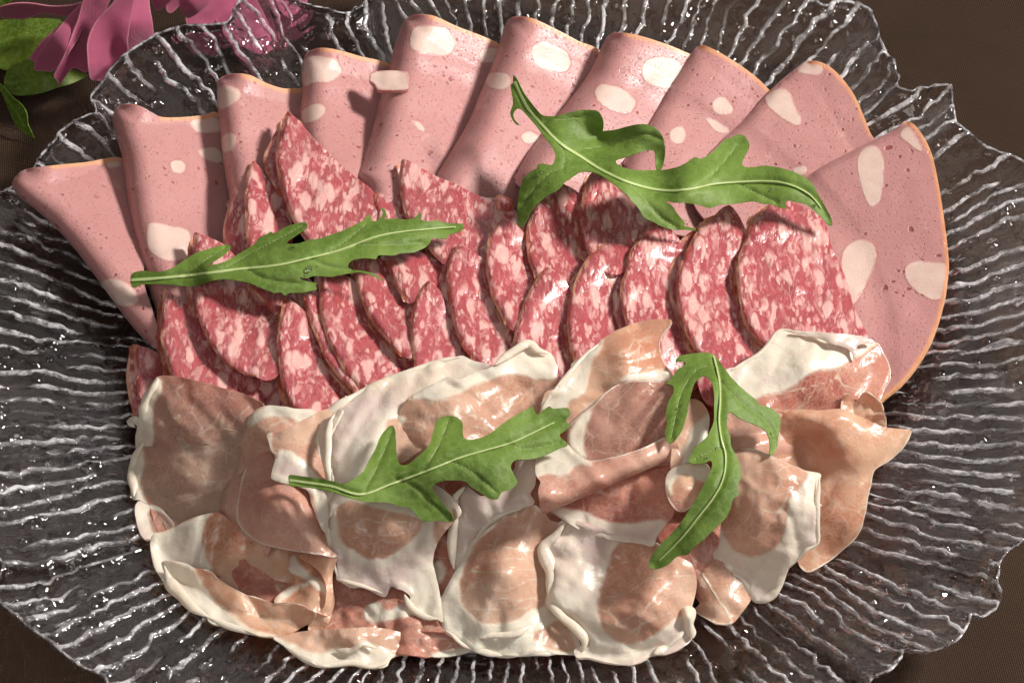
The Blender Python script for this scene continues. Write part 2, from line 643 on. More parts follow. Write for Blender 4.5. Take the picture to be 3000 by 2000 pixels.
def mat_ham(name, m1, m2, see=0.10, fatc1=(0.80, 0.69, 0.555), fatc2=(0.87, 0.80, 0.70), lilac=(0.66, 0.50, 0.47)):
    t = NT(name)
    c = t.coord()
    w = t.warp(c, 70, 0.010)
    fat = t.attr('fat')
    en = t.noise(w, 170, 3)[0]
    f = t.ramp(t.math('ADD', fat, t.math('MULTIPLY', t.math('SUBTRACT', en, 0.5), 0.22)), -0.06, 0.08)
    big = t.noise(w, 45, 3)[0]
    meat = t.mix(t.ramp(big, 0.36, 0.64), m1, m2)
    fib = t.noise(w, 520, 4, 0.62, 0.5)[0]
    meat = t.mix(t.ramp(fib, 0.42, 0.72, 0, 0.38), meat, (0.74, 0.46, 0.32))
    wc = t.warp(t.warp(c, 60, 0.012), 250, 0.003)
    wid = t.ramp(t.noise(c, 85, 2)[0], 0.46, 0.68, 0.0005, 0.075)
    vein = t.ramp(t.math('DIVIDE', t.voro(wc, 125, 'DISTANCE_TO_EDGE')[0], wid), 0.25, 1.0, 1, 0)
    wid2 = t.ramp(t.noise(t.coord((1.1, 0.9, 1)), 110, 2)[0], 0.48, 0.70, 0.0005, 0.07)
    vein2 = t.ramp(t.math('DIVIDE', t.voro(wc, 300, 'DISTANCE_TO_EDGE')[0], wid2), 0.25, 1.0, 0.7, 0)
    an = t.noise(t.warp(t.coord((0.25, 1.6, 1.0)), 50, 0.004), 420, 3, 0.6)[0]
    vein = t.math('MAXIMUM', t.math('MAXIMUM', vein, vein2), t.ramp(an, 0.58, 0.74, 0, 0.55))
    vein = t.math('MULTIPLY', vein, 0.50)
    tv = t.ramp(t.math('ADD', t.attr('vein'), t.math('MULTIPLY', t.math('SUBTRACT', t.noise(c, 300, 3)[0], 0.5), 0.07)), 0.005, 0.045, 0.8, 0)
    vein = t.math('MAXIMUM', vein, tv)
    cell = t.ramp(t.voro(wc, 640, 'DISTANCE_TO_EDGE')[0], 0.0, 0.16, 0.30, 0)
    vein = t.math('MAXIMUM', vein, t.math('MULTIPLY', cell, t.ramp(t.noise(c, 70, 2)[0], 0.40, 0.60, 0.2, 1.0)))
    fatc = t.mix(t.noise(c, 120, 3)[0], fatc1, fatc2)
    deep = t.ramp(fat, 0.08, 0.40)
    fatc = t.mix(t.math('MULTIPLY', deep, t.ramp(t.noise(w, 42, 3)[0], 0.42, 0.62, 0.0, 0.75)), fatc, lilac)
    fatc = t.mix(t.ramp(t.noise(c, 28, 2)[0], 0.55, 0.75, 0, 0.35), fatc, (0.78, 0.62, 0.42))
    col = t.mix(vein, meat, fatc1)
    rimf = t.ramp(t.attr('rim'), 0.015, 0.055, 1, 0)
    f = t.math('MAXIMUM', f, t.math('MULTIPLY', rimf, 0.85))
    col = t.mix(f, col, fatc)
    h = t.math('ADD', t.math('MULTIPLY', t.noise(w, 180, 4, 0.6)[0], 1.0), t.math('MULTIPLY', fib, 0.25))
    h = t.math('ADD', h, t.math('MULTIPLY', f, 0.45))
    nm = t.bump(h, 0.45, 0.0010)
    ro = t.ramp(t.noise(c, 200, 3)[0], 0.3, 0.7, 0.17, 0.36)
    p = t.prin(col, ro, nm, 0.22, (1.0, 0.40, 0.25), 0.0016, Specular_IOR_Level=0.5)
    tl = t.n('ShaderNodeBsdfTranslucent')
    t.set(tl.inputs[0], t.mix(t.math('MULTIPLY', t.math('SUBTRACT', 1.0, f), 0.55), col, (0.85, 0.32, 0.15)))
    sh = t.mixs(0.30, p, tl.outputs[0])
    tr = t.n('ShaderNodeBsdfTransparent')
    t.set(tr.inputs[0], t.mix(0.5, (1, 1, 1), col))
    k = t.math('MULTIPLY', t.math('SUBTRACT', 1.0, f), see)
    return t.done(t.mixs(k, sh, tr.outputs[0]))


def mat_leaf(name='rocket_leaf', a=(0.105, 0.175, 0.022), b=(0.185, 0.285, 0.048), vein=(0.42, 0.50, 0.20), rw=0.042):
    t = NT(name)
    c = t.coord()
    big = t.noise(c, 60, 3)[0]
    fine = t.noise(c, 600, 3)[0]
    col = t.mix(t.ramp(big, 0.3, 0.7), a, b)
    col = t.mix(t.ramp(fine, 0.45, 0.75, 0, 0.35), col, (0.19, 0.32, 0.07))
    al = t.attr('along')
    wid = t.ramp(al, 0.0, 1.0, rw, rw * 0.22, 'LINEAR')
    rd = t.attr('rib')
    k = t.ramp(t.math('DIVIDE', rd, wid), 0.55, 1.1, 1, 0)
    vn = t.ramp(t.attr('vein'), 0.008, 0.03, 0.55, 0)
    halo = t.ramp(t.math('DIVIDE', rd, wid), 0.8, 4.0, 0.45, 0)
    col = t.mix(halo, col, (0.20, 0.33, 0.055))
    k = t.math('MAXIMUM', k, vn)
    col = t.mix(k, col, vein)
    v2 = t.voro(t.warp(c, 200, 0.004), 420, 'DISTANCE_TO_EDGE')[0]
    h = t.math('ADD', t.math('MULTIPLY', t.ramp(v2, 0.0, 0.12), 0.06), t.math('MULTIPLY', fine, 0.5))
    h = t.math('SUBTRACT', h, t.math('MULTIPLY', vn, 1.2))
    h = t.math('ADD', h, t.math('MULTIPLY', t.noise(c, 130, 2)[0], 1.6))
    col = t.mix(t.ramp(v2, 0.0, 0.10, 0.30, 0), col, (0.26, 0.38, 0.10))
    nm = t.bump(h, 0.5, 0.0006)
    p = t.prin(col, 0.55, nm, 0.0, Specular_IOR_Level=0.4)
    tl = t.n('ShaderNodeBsdfTranslucent')
    t.set(tl.inputs[0], t.mix(0.5, col, (0.32, 0.50, 0.04)))
    return t.done(t.mixs(0.30, p, tl.outputs[0]))


def mat_petal():
    t = NT('pink_fabric_petal')
    c = t.coord()
    px, py = t.attr('px'), t.attr('py')
    n = t.noise(t.coord((1, 1, 1)), 50, 3)[0]
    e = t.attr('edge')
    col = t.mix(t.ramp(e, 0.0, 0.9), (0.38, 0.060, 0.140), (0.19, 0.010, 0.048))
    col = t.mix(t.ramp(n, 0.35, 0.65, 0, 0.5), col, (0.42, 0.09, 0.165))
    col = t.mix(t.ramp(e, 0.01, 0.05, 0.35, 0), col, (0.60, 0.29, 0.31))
    k = 2 * math.pi / 0.00035
    s = t.n('ShaderNodeSeparateXYZ')
    t.set(s.inputs[0], c)
    w = t.math('MULTIPLY', t.math('SINE', t.math('MULTIPLY', s.outputs[0], k)), t.math('SINE', t.math('MULTIPLY', s.outputs[1], k)))
    h = t.math('ADD', t.math('MULTIPLY', w, 0.25), t.math('MULTIPLY', t.noise(c, 300, 3)[0], 1.0))
    p = t.prin(col, 0.7, t.bump(h, 0.35, 0.0005), 0.0, Sheen_Weight=0.3)
    tl = t.n('ShaderNodeBsdfTranslucent')
    t.set(tl.inputs[0], col)
    return t.done(t.mixs(0.25, p, tl.outputs[0]))


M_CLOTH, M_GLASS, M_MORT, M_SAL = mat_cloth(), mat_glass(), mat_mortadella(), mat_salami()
M_HAM = mat_ham('cured_ham_brown', (0.60, 0.335, 0.235), (0.75, 0.52, 0.385))
M_HAMP = mat_ham('cured_ham_pink', (0.62, 0.30, 0.23), (0.75, 0.48, 0.38), 0.14)
M_HAMO = mat_ham('cured_ham_amber', (0.62, 0.28, 0.165), (0.78, 0.52, 0.36), 0.18)
M_HAMG = mat_ham('cured_ham_sheer', (0.48, 0.25, 0.20), (0.58, 0.36, 0.29), 0.30)
M_HAMT = mat_ham('cured_ham_grey_sheer', (0.50, 0.345, 0.265), (0.58, 0.43, 0.345), 0.26)
M_HAMR = mat_ham('cured_ham_red', (0.46, 0.145, 0.11), (0.60, 0.28, 0.21), 0.10)
M_LEAF = mat_leaf()
M_FLEAF = mat_leaf('flower_leaf', (0.06, 0.105, 0.004), (0.135, 0.19, 0.010), (0.16, 0.24, 0.02), 0.02)
M_PETAL = mat_petal()

# ------------------------------------------------------------------ the table
n = 60
ROOM = 80.0
V = [(-ROOM, -ROOM, 0), (ROOM, -ROOM, 0), (ROOM, ROOM, 0), (-ROOM, ROOM, 0)]
cl = link_mesh('tablecloth', V, [(0, 1, 2, 3)], M_CLOTH, None, None, (0, 0, 0), False)
tag(cl, 'dark brown woven tablecloth under the glass plate', 'tablecloth', None, 'structure')

# ------------------------------------------------------------------ the glass plate
RIMPX = fr('Z', [(0, 430), (75, 387), (92, 348), (124, 318), (126, 306), (167, 278), (214, 266), (218, 258), (211, 228), (218, 211), (245, 181), (261, 151),
                 (295, 121), (352, 85), (419, 69), (492, 67), (509, 62), (523, 33), (549, 7), (600, -18), (660, -14), (704, 0), (737, 13), (784, 25), (800, 27), (821, 20),
                 (831, 0), (846, -30)])
RIMPX2 = fr('Z', [(1820, -14), (1853, 0), (1886, 15), (1920, 3), (1970, 10), (1997, 27), (2007, 54), (2014, 94), (2034, 124), (2054, 147), (2059, 167), (2055, 194),
                  (2067, 204), (2104, 199), (2154, 193), (2184, 194), (2193, 208), (2189, 234), (2201, 281), (2235, 308), (2275, 335), (2335, 352), (2370, 372), (2400, 420)])
RIMPX3 = fr('Z', [(2380, 1215), (2352, 1237), (2315, 1267), (2303, 1284), (2298, 1318), (2305, 1365), (2292, 1395), (2265, 1406), (2235, 1405), (2231, 1428),
                  (2211, 1458), (2181, 1475), (2144, 1489), (2077, 1482), (2072, 1509), (2050, 1532), (2017, 1542), (2003, 1556), (2000, 1590)])
RIMPX4 = fr('Z', [(250, 1590), (246, 1568), (245, 1556), (235, 1546), (188, 1529), (151, 1502), (100, 1462), (50, 1428), (17, 1405), (0, 1388), (-8, 1360),
                  (0, 1334), (12, 1321), (13, 1308), (0, 1291), (-20, 1275)])
NRIB = 166
COLS = np.array([-.5, -.38, -.28, -.20, -.155, -.135, -.08, -.04, .04, .08, .135, .155, .20, .28, .38])
NC = len(COLS)
NA, NR = NRIB * NC, 110
th_ = ((np.arange(NRIB)[:, None] + COLS[None]) * (2 * np.pi / NRIB)).ravel() % (2 * np.pi)
th_ = np.sort(th_)
OFF_ = np.argsort(((np.arange(NRIB)[:, None] + COLS[None]) * (2 * np.pi / NRIB)).ravel() % (2 * np.pi))
COL_ = np.tile(COLS, NRIB)[OFF_]
IDX_ = np.repeat(np.arange(NRIB), NC)[OFF_]
# default scallops where the photo does not show the edge
u_ = th_ * 9 / np.pi
rr = 16.0 + 0.25 * np.abs(np.sin(u_ + 0.7 * np.sin(3 * th_))) + 0.3 * vnoise(th_ * 5, th_ * 0)
for T_ in (RIMPX, RIMPX2, RIMPX3, RIMPX4):
    p_ = P(T_, np.full(len(T_), RIM_Z))
    a_ = np.unwrap(np.arctan2(p_[:, 1], p_[:, 0]))
    r_ = np.hypot(p_[:, 0], p_[:, 1])
    o_ = np.argsort(a_)
    a_, r_ = a_[o_], r_[o_]
    for k in (-2 * np.pi, 0, 2 * np.pi):
        m_ = (th_ >= a_[0] + k) & (th_ <= a_[-1] + k)
        rr[m_] = np.interp(th_[m_] - k, a_, r_)
rr = np.convolve(np.concatenate([rr[-3:], rr, rr[:3]]), np.ones(5) / 5, 'same')[3:-3]


def flange():
    """moulded relief on the upper face: broken, slightly wandering radial ridges with flat glass between them"""
    s = np.linspace(0, 1, NR)
    A, Sg = np.meshgrid(th_, s)
    C, I = np.broadcast_to(COL_, A.shape), np.broadcast_to(IDX_.astype(float), A.shape)
    R1 = np.broadcast_to(rr, A.shape)
    R = WELL_R - 0.05 + (R1 - WELL_R + 0.05) * Sg
    z0 = plate_top(WELL_R + (RIM_R - WELL_R) * Sg)
    fade = np.clip((R - WELL_R) / 0.5, 0, 1)
    # ridges wander sideways a little, neighbours move together
    wob = (vnoise(R * 0.6 + 3.0, A * 9) * 1.1 + vnoise(R * 1.6, A * 25) * 0.45 + vnoise(R * 3.6 + 5, I * 0.9) * 0.35 + vnoise(R * 7.5 + I, I * 1.3) * 0.16) * fade
    A = A + wob * (2 * np.pi / NRIB) * 0.75
    wid = 0.6 + 1.1 * (vnoise(R * 1.6 + I * 3.7, I * 1.91) + 0.5)
    prof = np.clip((0.155 - np.abs(C)) / 0.085, 0, 1)
    brk = np.clip(0.6 + 3.6 * (vnoise(R * 0.75 + I * 5.1, I * 2.3 + 9) + 0.17), 0.0, 1)
    rb = prof * brk * wid * fade * np.clip((1 - Sg) / 0.02, 0.3, 1)
    nb = vnoise(R * 3.0 + 7, A * 60) + 0.4 * vnoise(R * 6.5, A * 120 + 3)
    bumps = np.maximum(nb - 0.13, 0) * 2.2 * (0.5 + 0.5 * Sg) * fade * (1 - prof)
    slow = vnoise(R * 0.8 + 2, A * 16) * fade
    wav = 0.12 * np.sin(A * 9 + 1.3 * np.sin(A * 4)) * Sg ** 2
    top = z0 + wav + 0.075 * rb + 0.20 * bumps + 0.05 * slow
    tk = 0.34 * (1 - 0.35 * Sg) * np.sqrt(np.clip((1 - Sg) / 0.02, 0.06, 1))
    bot = z0 + wav - tk + 0.03 * slow
    X, Y = R * np.cos(A), R * np.sin(A)
    V = np.concatenate([np.stack([X, Y, top], 2).reshape(-1, 3), np.stack([X, Y, bot], 2).reshape(-1, 3)])
    i = np.arange(NR - 1)[:, None] * NA + np.arange(NA)[None]
    j = np.arange(NR - 1)[:, None] * NA + (np.arange(NA)[None] + 1) % NA
    q1 = np.stack([i, i + NA, j + NA, j], 2).reshape(-1, 4)
    n = NR * NA
    q2 = q1[:, ::-1] + n
    ia, ja = np.arange(NA), (np.arange(NA) + 1) % NA
    q3 = np.stack([ia, ja, ja + n, ia + n], 1)
    e = (NR - 1) * NA
    q4 = np.stack([e + ja, e + ia, e + ia + n, e + ja + n], 1)
    return V, np.vstack([q1, q2, q3, q4]), np.concatenate([np.clip(rb + 0.75 * np.clip((Sg - 0.982) / 0.01, 0, 1), 0, 1).ravel(), np.zeros(NR * NA)])  # rim edge joins the ridge mask, so its bright line is painted too


plate = empty('glass_plate', (0, 0, 0), 'large clear ribbed glass plate with scalloped edge under all the meats', 'plate')
plate['_o'] = (0.0, 0.0, 0.0)
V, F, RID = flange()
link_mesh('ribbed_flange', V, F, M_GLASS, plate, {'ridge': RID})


def disc(r0, r1, za, zb, na=240, nr=14):
    a = np.linspace(0, 2 * np.pi, na, endpoint=False)
    V, F = [], []
    prof = [(r0, zb)] + [(r0 + (r1 - r0) * k / nr, za) for k in range(nr + 1)] + [(r1, zb)]
    for r, z in prof:
        V += [(r * math.cos(t), r * math.sin(t), z) for t in a]
    m = len(prof)
    for k in range(m):
        k2 = (k + 1) % m
        for t in range(na):
            u = (t + 1) % na
            F.append((k * na + t, k2 * na + t, k2 * na + u, k * na + u))
    return V, F


V, F = disc(0.02, WELL_R - 0.06, WELL_Z, WELL_Z - 0.34)
link_mesh('flat_well', V, F, M_GLASS, plate, None, None, False)
V, F = disc(8.6, 9.3, WELL_Z - 0.345, 0.0, 240, 4)
link_mesh('foot_ring', V, F, M_GLASS, plate, None, None, False)

#MEATS
# ------------------------------------------------------------------ mortadella fan
def shingle_z(edge_line, ztop, zbot, A, R, slope, floor, onplate=True, power=1.0, dip=0.0):
    """height that rises over a rounded left edge and then falls away to the right, under the next slice"""
    def f(q):
        d, t = segdist(q, edge_line)
        d = d / PXCM
        base = ztop + (zbot - ztop) * t
        k = np.clip(d / R, 0, 1)
        z = base + A * np.sqrt(np.maximum(1 - (1 - k) ** 2, 0)) - slope * ((np.sqrt((d - R) ** 2 + 0.10) + d - R) / 2 - (math.sqrt(R * R + 0.10) - R) / 2)
        z = z + dip * t * t
        z = np.where(z < floor, floor + 0.15 * (z - floor), z)
        return plate_z(q, z) if onplate else z
    return f


MORT = [
    # left edge (top to bottom), the rest (bottom, right side, top arc back to the start), top arc for the rind, fat spots, heights
    dict(L=[(62, 388), (38, 402), (28, 425), (45, 452), (80, 480), (120, 515), (170, 570), (230, 650), (300, 745), (345, 793)],
         R=[(356, 799), (369, 788), (368, 770), (350, 710), (330, 640), (340, 560), (345, 470), (320, 400), (275, 362), (200, 372), (120, 380)],
         rind=[(120, 381), (200, 373), (275, 363)], fat=[[(232, 652), (262, 640), (300, 655), (318, 690), (290, 705), (255, 690)], [(240, 372), (268, 366), (280, 380), (255, 388)]],
         ht=(0.75, 0.9), A=0.75, Rr=0.75, sl=0.62, fl=0.25,
         label='mortadella slice rolled to a cone, leftmost of the pink fan'),
    dict(L=[(275, 243), (262, 256), (258, 278), (266, 310), (280, 360), (288, 420), (298, 500), (316, 580), (338, 650), (358, 712), (372, 745)],
         R=[(420, 745), (500, 720), (560, 650), (585, 540), (560, 420), (545, 300), (497, 258), (470, 264), (420, 269), (372, 269), (350, 259), (325, 245), (300, 239)],
         rind=[(372, 270), (420, 270), (470, 265), (500, 258)],
         fat=[[(340, 515), (360, 512), (400, 520), (432, 528), (440, 560), (435, 590), (400, 600), (360, 590), (338, 565)], [(437, 278), (470, 270), (500, 270), (510, 300), (470, 306), (445, 298)],
              [(392, 372), (415, 368), (428, 385), (415, 398), (398, 395)], [(455, 345), (500, 340), (510, 372), (475, 368)], [(270, 312), (276, 310), (280, 340), (272, 345)]],
         ht=(0.7, 0.85), A=1.0, Rr=0.75, sl=0.66, fl=0.3,
         label='mortadella slice second from the left, white fat patch above the rocket stem'),
    dict(L=[(515, 174), (500, 188), (498, 208), (500, 250), (507, 320), (514, 380), (525, 440), (540, 480)],
         R=[(640, 500), (720, 470), (775, 380), (760, 290), (735, 235), (692, 205), (650, 203), (610, 190), (575, 173), (545, 169)],
         rind=[(560, 172), (610, 192), (650, 205), (692, 207)],
         fat=[[(500, 205), (520, 196), (548, 205), (553, 222), (535, 240), (503, 250)], [(508, 320), (525, 305), (545, 315), (535, 345), (512, 350)]],
         ht=(0.75, 0.95), A=0.95, Rr=0.7, sl=0.70, fl=0.3,
         label='mortadella slice third from the left, behind the tallest salami tip'),
    dict(L=[(710, 118), (697, 135), (692, 165), (694, 215), (688, 262), (690, 320), (705, 380), (730, 430)],
         R=[(800, 450), (870, 440), (915, 340), (935, 230), (920, 165), (885, 143), (830, 130), (780, 116), (740, 110)],
         rind=[(740, 111), (780, 117), (830, 131), (885, 144), (910, 155)],
         fat=[[(695, 150), (705, 132), (740, 130), (775, 140), (785, 165), (765, 185), (720, 192), (695, 196)], [(692, 258), (712, 243), (738, 240), (748, 255), (735, 270), (700, 285)]],
         ht=(0.75, 1.0), A=0.95, Rr=0.7, sl=0.70, fl=0.35,
         label='mortadella slice fourth from the left, pale fat square near its top'),
    dict(L=[(940, 38), (925, 52), (905, 110), (888, 180), (868, 240), (850, 310), (828, 368), (812, 402), (835, 440)],
         R=[(890, 470), (960, 470), (1060, 400), (1130, 300), (1165, 190), (1160, 120), (1140, 98), (1100, 80), (1050, 61), (1000, 38), (965, 33)],
         rind=[(990, 37), (1050, 62), (1100, 81), (1140, 99), (1155, 110)],
         fat=[[(945, 72), (965, 58), (1000, 60), (1028, 65), (1042, 90), (1044, 112), (1022, 130), (985, 125), (950, 118), (940, 95)], [(1100, 125), (1120, 110), (1145, 115), (1150, 140), (1112, 145)],
              [(940, 275), (962, 280), (980, 300), (965, 300)]],
         ht=(0.75, 1.0), A=1.05, Rr=0.75, sl=0.66, fl=0.35,
         label='mortadella slice fifth from the left, with white fat tab sticking out'),
    dict(L=[(1172, 42), (1160, 57), (1150, 92), (1130, 150), (1100, 220), (1075, 280), (1040, 340), (1002, 400), (990, 440)],
         R=[(1040, 490), (1120, 520), (1210, 510), (1270, 420), (1340, 320), (1400, 220), (1400, 140), (1372, 112), (1330, 95), (1290, 74), (1230, 45), (1195, 38)],
         rind=[(1215, 41), (1290, 75), (1330, 96), (1372, 113), (1390, 125)],
         fat=[[(1222, 110), (1240, 95), (1270, 100), (1300, 118), (1312, 145), (1300, 165), (1270, 165), (1235, 150), (1222, 130)], [(1113, 178), (1130, 168), (1160, 170), (1175, 185), (1160, 205), (1120, 200)],
              [(1198, 308), (1220, 300), (1240, 320), (1225, 330), (1205, 325)]],
         ht=(0.75, 1.0), A=1.05, Rr=0.75, sl=0.66, fl=0.35,
         label='mortadella slice sixth from the left, behind the curved rocket stem'),
    dict(L=[(1400, 80), (1390, 92), (1375, 122), (1350, 172), (1300, 240), (1250, 300), (1210, 350), (1184, 395), (1180, 415)],
         R=[(1200, 432), (1280, 460), (1400, 480), (1500, 450), (1540, 370), (1590, 280), (1620, 190), (1610, 140), (1570, 118), (1520, 98), (1460, 80), (1420, 75)],
         rind=[(1440, 77), (1520, 99), (1570, 119), (1600, 132)],
         fat=[[(1365, 205), (1385, 192), (1420, 200), (1455, 220), (1458, 245), (1440, 260), (1400, 250), (1370, 230)], [(1475, 155), (1490, 135), (1530, 130), (1560, 145), (1570, 170), (1555, 200), (1510, 200), (1480, 185)]],
         ht=(0.75, 1.0), A=0.95, Rr=0.7, sl=0.5, fl=0.35,
         label='mortadella slice seventh from the left with two white fat patches'),
    dict(L=[(1605, 106), (1590, 118), (1570, 150), (1530, 210), (1490, 280), (1445, 350), (1420, 410)],
         R=[(1450, 490), (1560, 540), (1660, 530), (1720, 430), (1790, 320), (1800, 240), (1765, 205), (1740, 180), (1700, 150), (1660, 125), (1622, 106)],
         rind=[(1612, 105), (1660, 126), (1700, 151), (1740, 181), (1765, 206), (1780, 220)],
         fat=[[(1637, 235), (1655, 222), (1672, 232), (1682, 255), (1665, 265), (1640, 258)], [(1540, 300), (1565, 290), (1575, 315), (1560, 330), (1542, 325)], [(1618, 270), (1640, 275), (1675, 300), (1650, 305)]],
         ht=(0.8, 1.0), A=0.5, Rr=0.5, sl=0.30, fl=0.4,
         label='mortadella slice eighth from the left, partly under the big rocket leaf'),
    dict(L=[(1856, 141), (1830, 155), (1772, 205), (1705, 280), (1650, 330), (1600, 400)],
         R=[(1600, 480), (1700, 560), (1820, 540), (1900, 450), (1990, 370), (2010, 330), (1998, 303), (1985, 270), (1960, 215), (1920, 165), (1885, 143)],
         rind=[(1858, 140), (1885, 144), (1920, 166), (1960, 216), (1985, 271), (2000, 306)],
         fat=[[(1755, 225), (1790, 200), (1815, 215), (1825, 240), (1840, 270), (1835, 288), (1800, 275), (1770, 250)], [(1830, 160), (1855, 143), (1890, 155), (1880, 172), (1840, 168)], [(1820, 388), (1850, 382), (1850, 400), (1830, 402)]],
         ht=(0.75, 1.0), A=0.3, Rr=0.35, sl=0.16, fl=0.4,
         label='mortadella slice ninth from the left with pointed fat corner'),
    dict(L=[(2083, 279), (2050, 300), (1950, 350), (1862, 400), (1800, 470)],
         R=[(1780, 600), (1820, 780), (1900, 900), (1960, 960), (2015, 930), (2030, 915), (2090, 860), (2140, 780), (2170, 680), (2178, 600), (2165, 480), (2142, 360), (2112, 300)],
         rind=[(2084, 278), (2112, 300), (2142, 360), (2165, 480), (2178, 600), (2170, 680), (2140, 780), (2090, 860), (2030, 915), (1990, 945)],
         fat=[[(1968, 370), (1985, 340), (2015, 338), (2030, 370), (2028, 420), (2020, 460), (2000, 475), (1985, 450), (1975, 415)], [(2078, 615), (2100, 598), (2140, 600), (2172, 610), (2165, 685), (2120, 680), (2085, 650)],
              [(1935, 580), (1970, 550), (2005, 560), (2012, 600), (1985, 660), (1955, 700), (1935, 640)], [(2066, 310), (2085, 290), (2110, 320), (2120, 350), (2085, 330)]],
         ht=(0.95, 0.95), A=0.25, Rr=0.3, sl=0.10, fl=0.5,
         label='wide flat mortadella slice at the right end of the fan, round rind showing'),
]
for i, m in enumerate(MORT):
    L = cat(fr('Z', m['L']), False, 10)
    R = fr('Z', m['R'])
    out = np.vstack([fr('Z', m['L']), R])
    zf = shingle_z(L, m['ht'][0], m['ht'][1], m['A'], m['Rr'], m['sl'], m['fl'])
    h = holder('mortadella_slice', out.mean(0), 1.0, m['label'], 'mortadella', 'fan of mortadella slices')
    sheet('upper_fold', M_MORT, out, zf, 0.13, 9, h, fat=[cat(fr('Z', f), True, 8) for f in m['fat']],
          rim=cat(fr('Z', m['rind']), False, 10), wave=0.035, wlen=130, seed=i)
    # the half that is folded under, showing as a second thickness
    shf = np.array([6.0, 5.0])
    sheet('lower_fold', M_MORT, out * 0.94 + out.mean(0) * 0.06 + shf, lambda q, zf=zf: np.maximum(zf(q) - 0.42, plate_z(q, np.full(len(q), 0.10))), 0.12, 18, h, seed=i + 20)
# fat tab of the fifth slice
TAB = fr('Z', [(850, 170), (862, 164), (900, 162), (936, 166), (940, 182), (938, 204), (905, 208), (868, 206), (862, 195), (850, 186)])
m5 = [o for o in COL.objects if o.name.startswith('mortadella_slice')][4]
sheet('fat_tab', M_MORT, TAB, lambda q: plate_z(q, np.full(len(q), 2.0)), 0.12, 8, m5, fat=[TAB], wave=0.02, wlen=30)

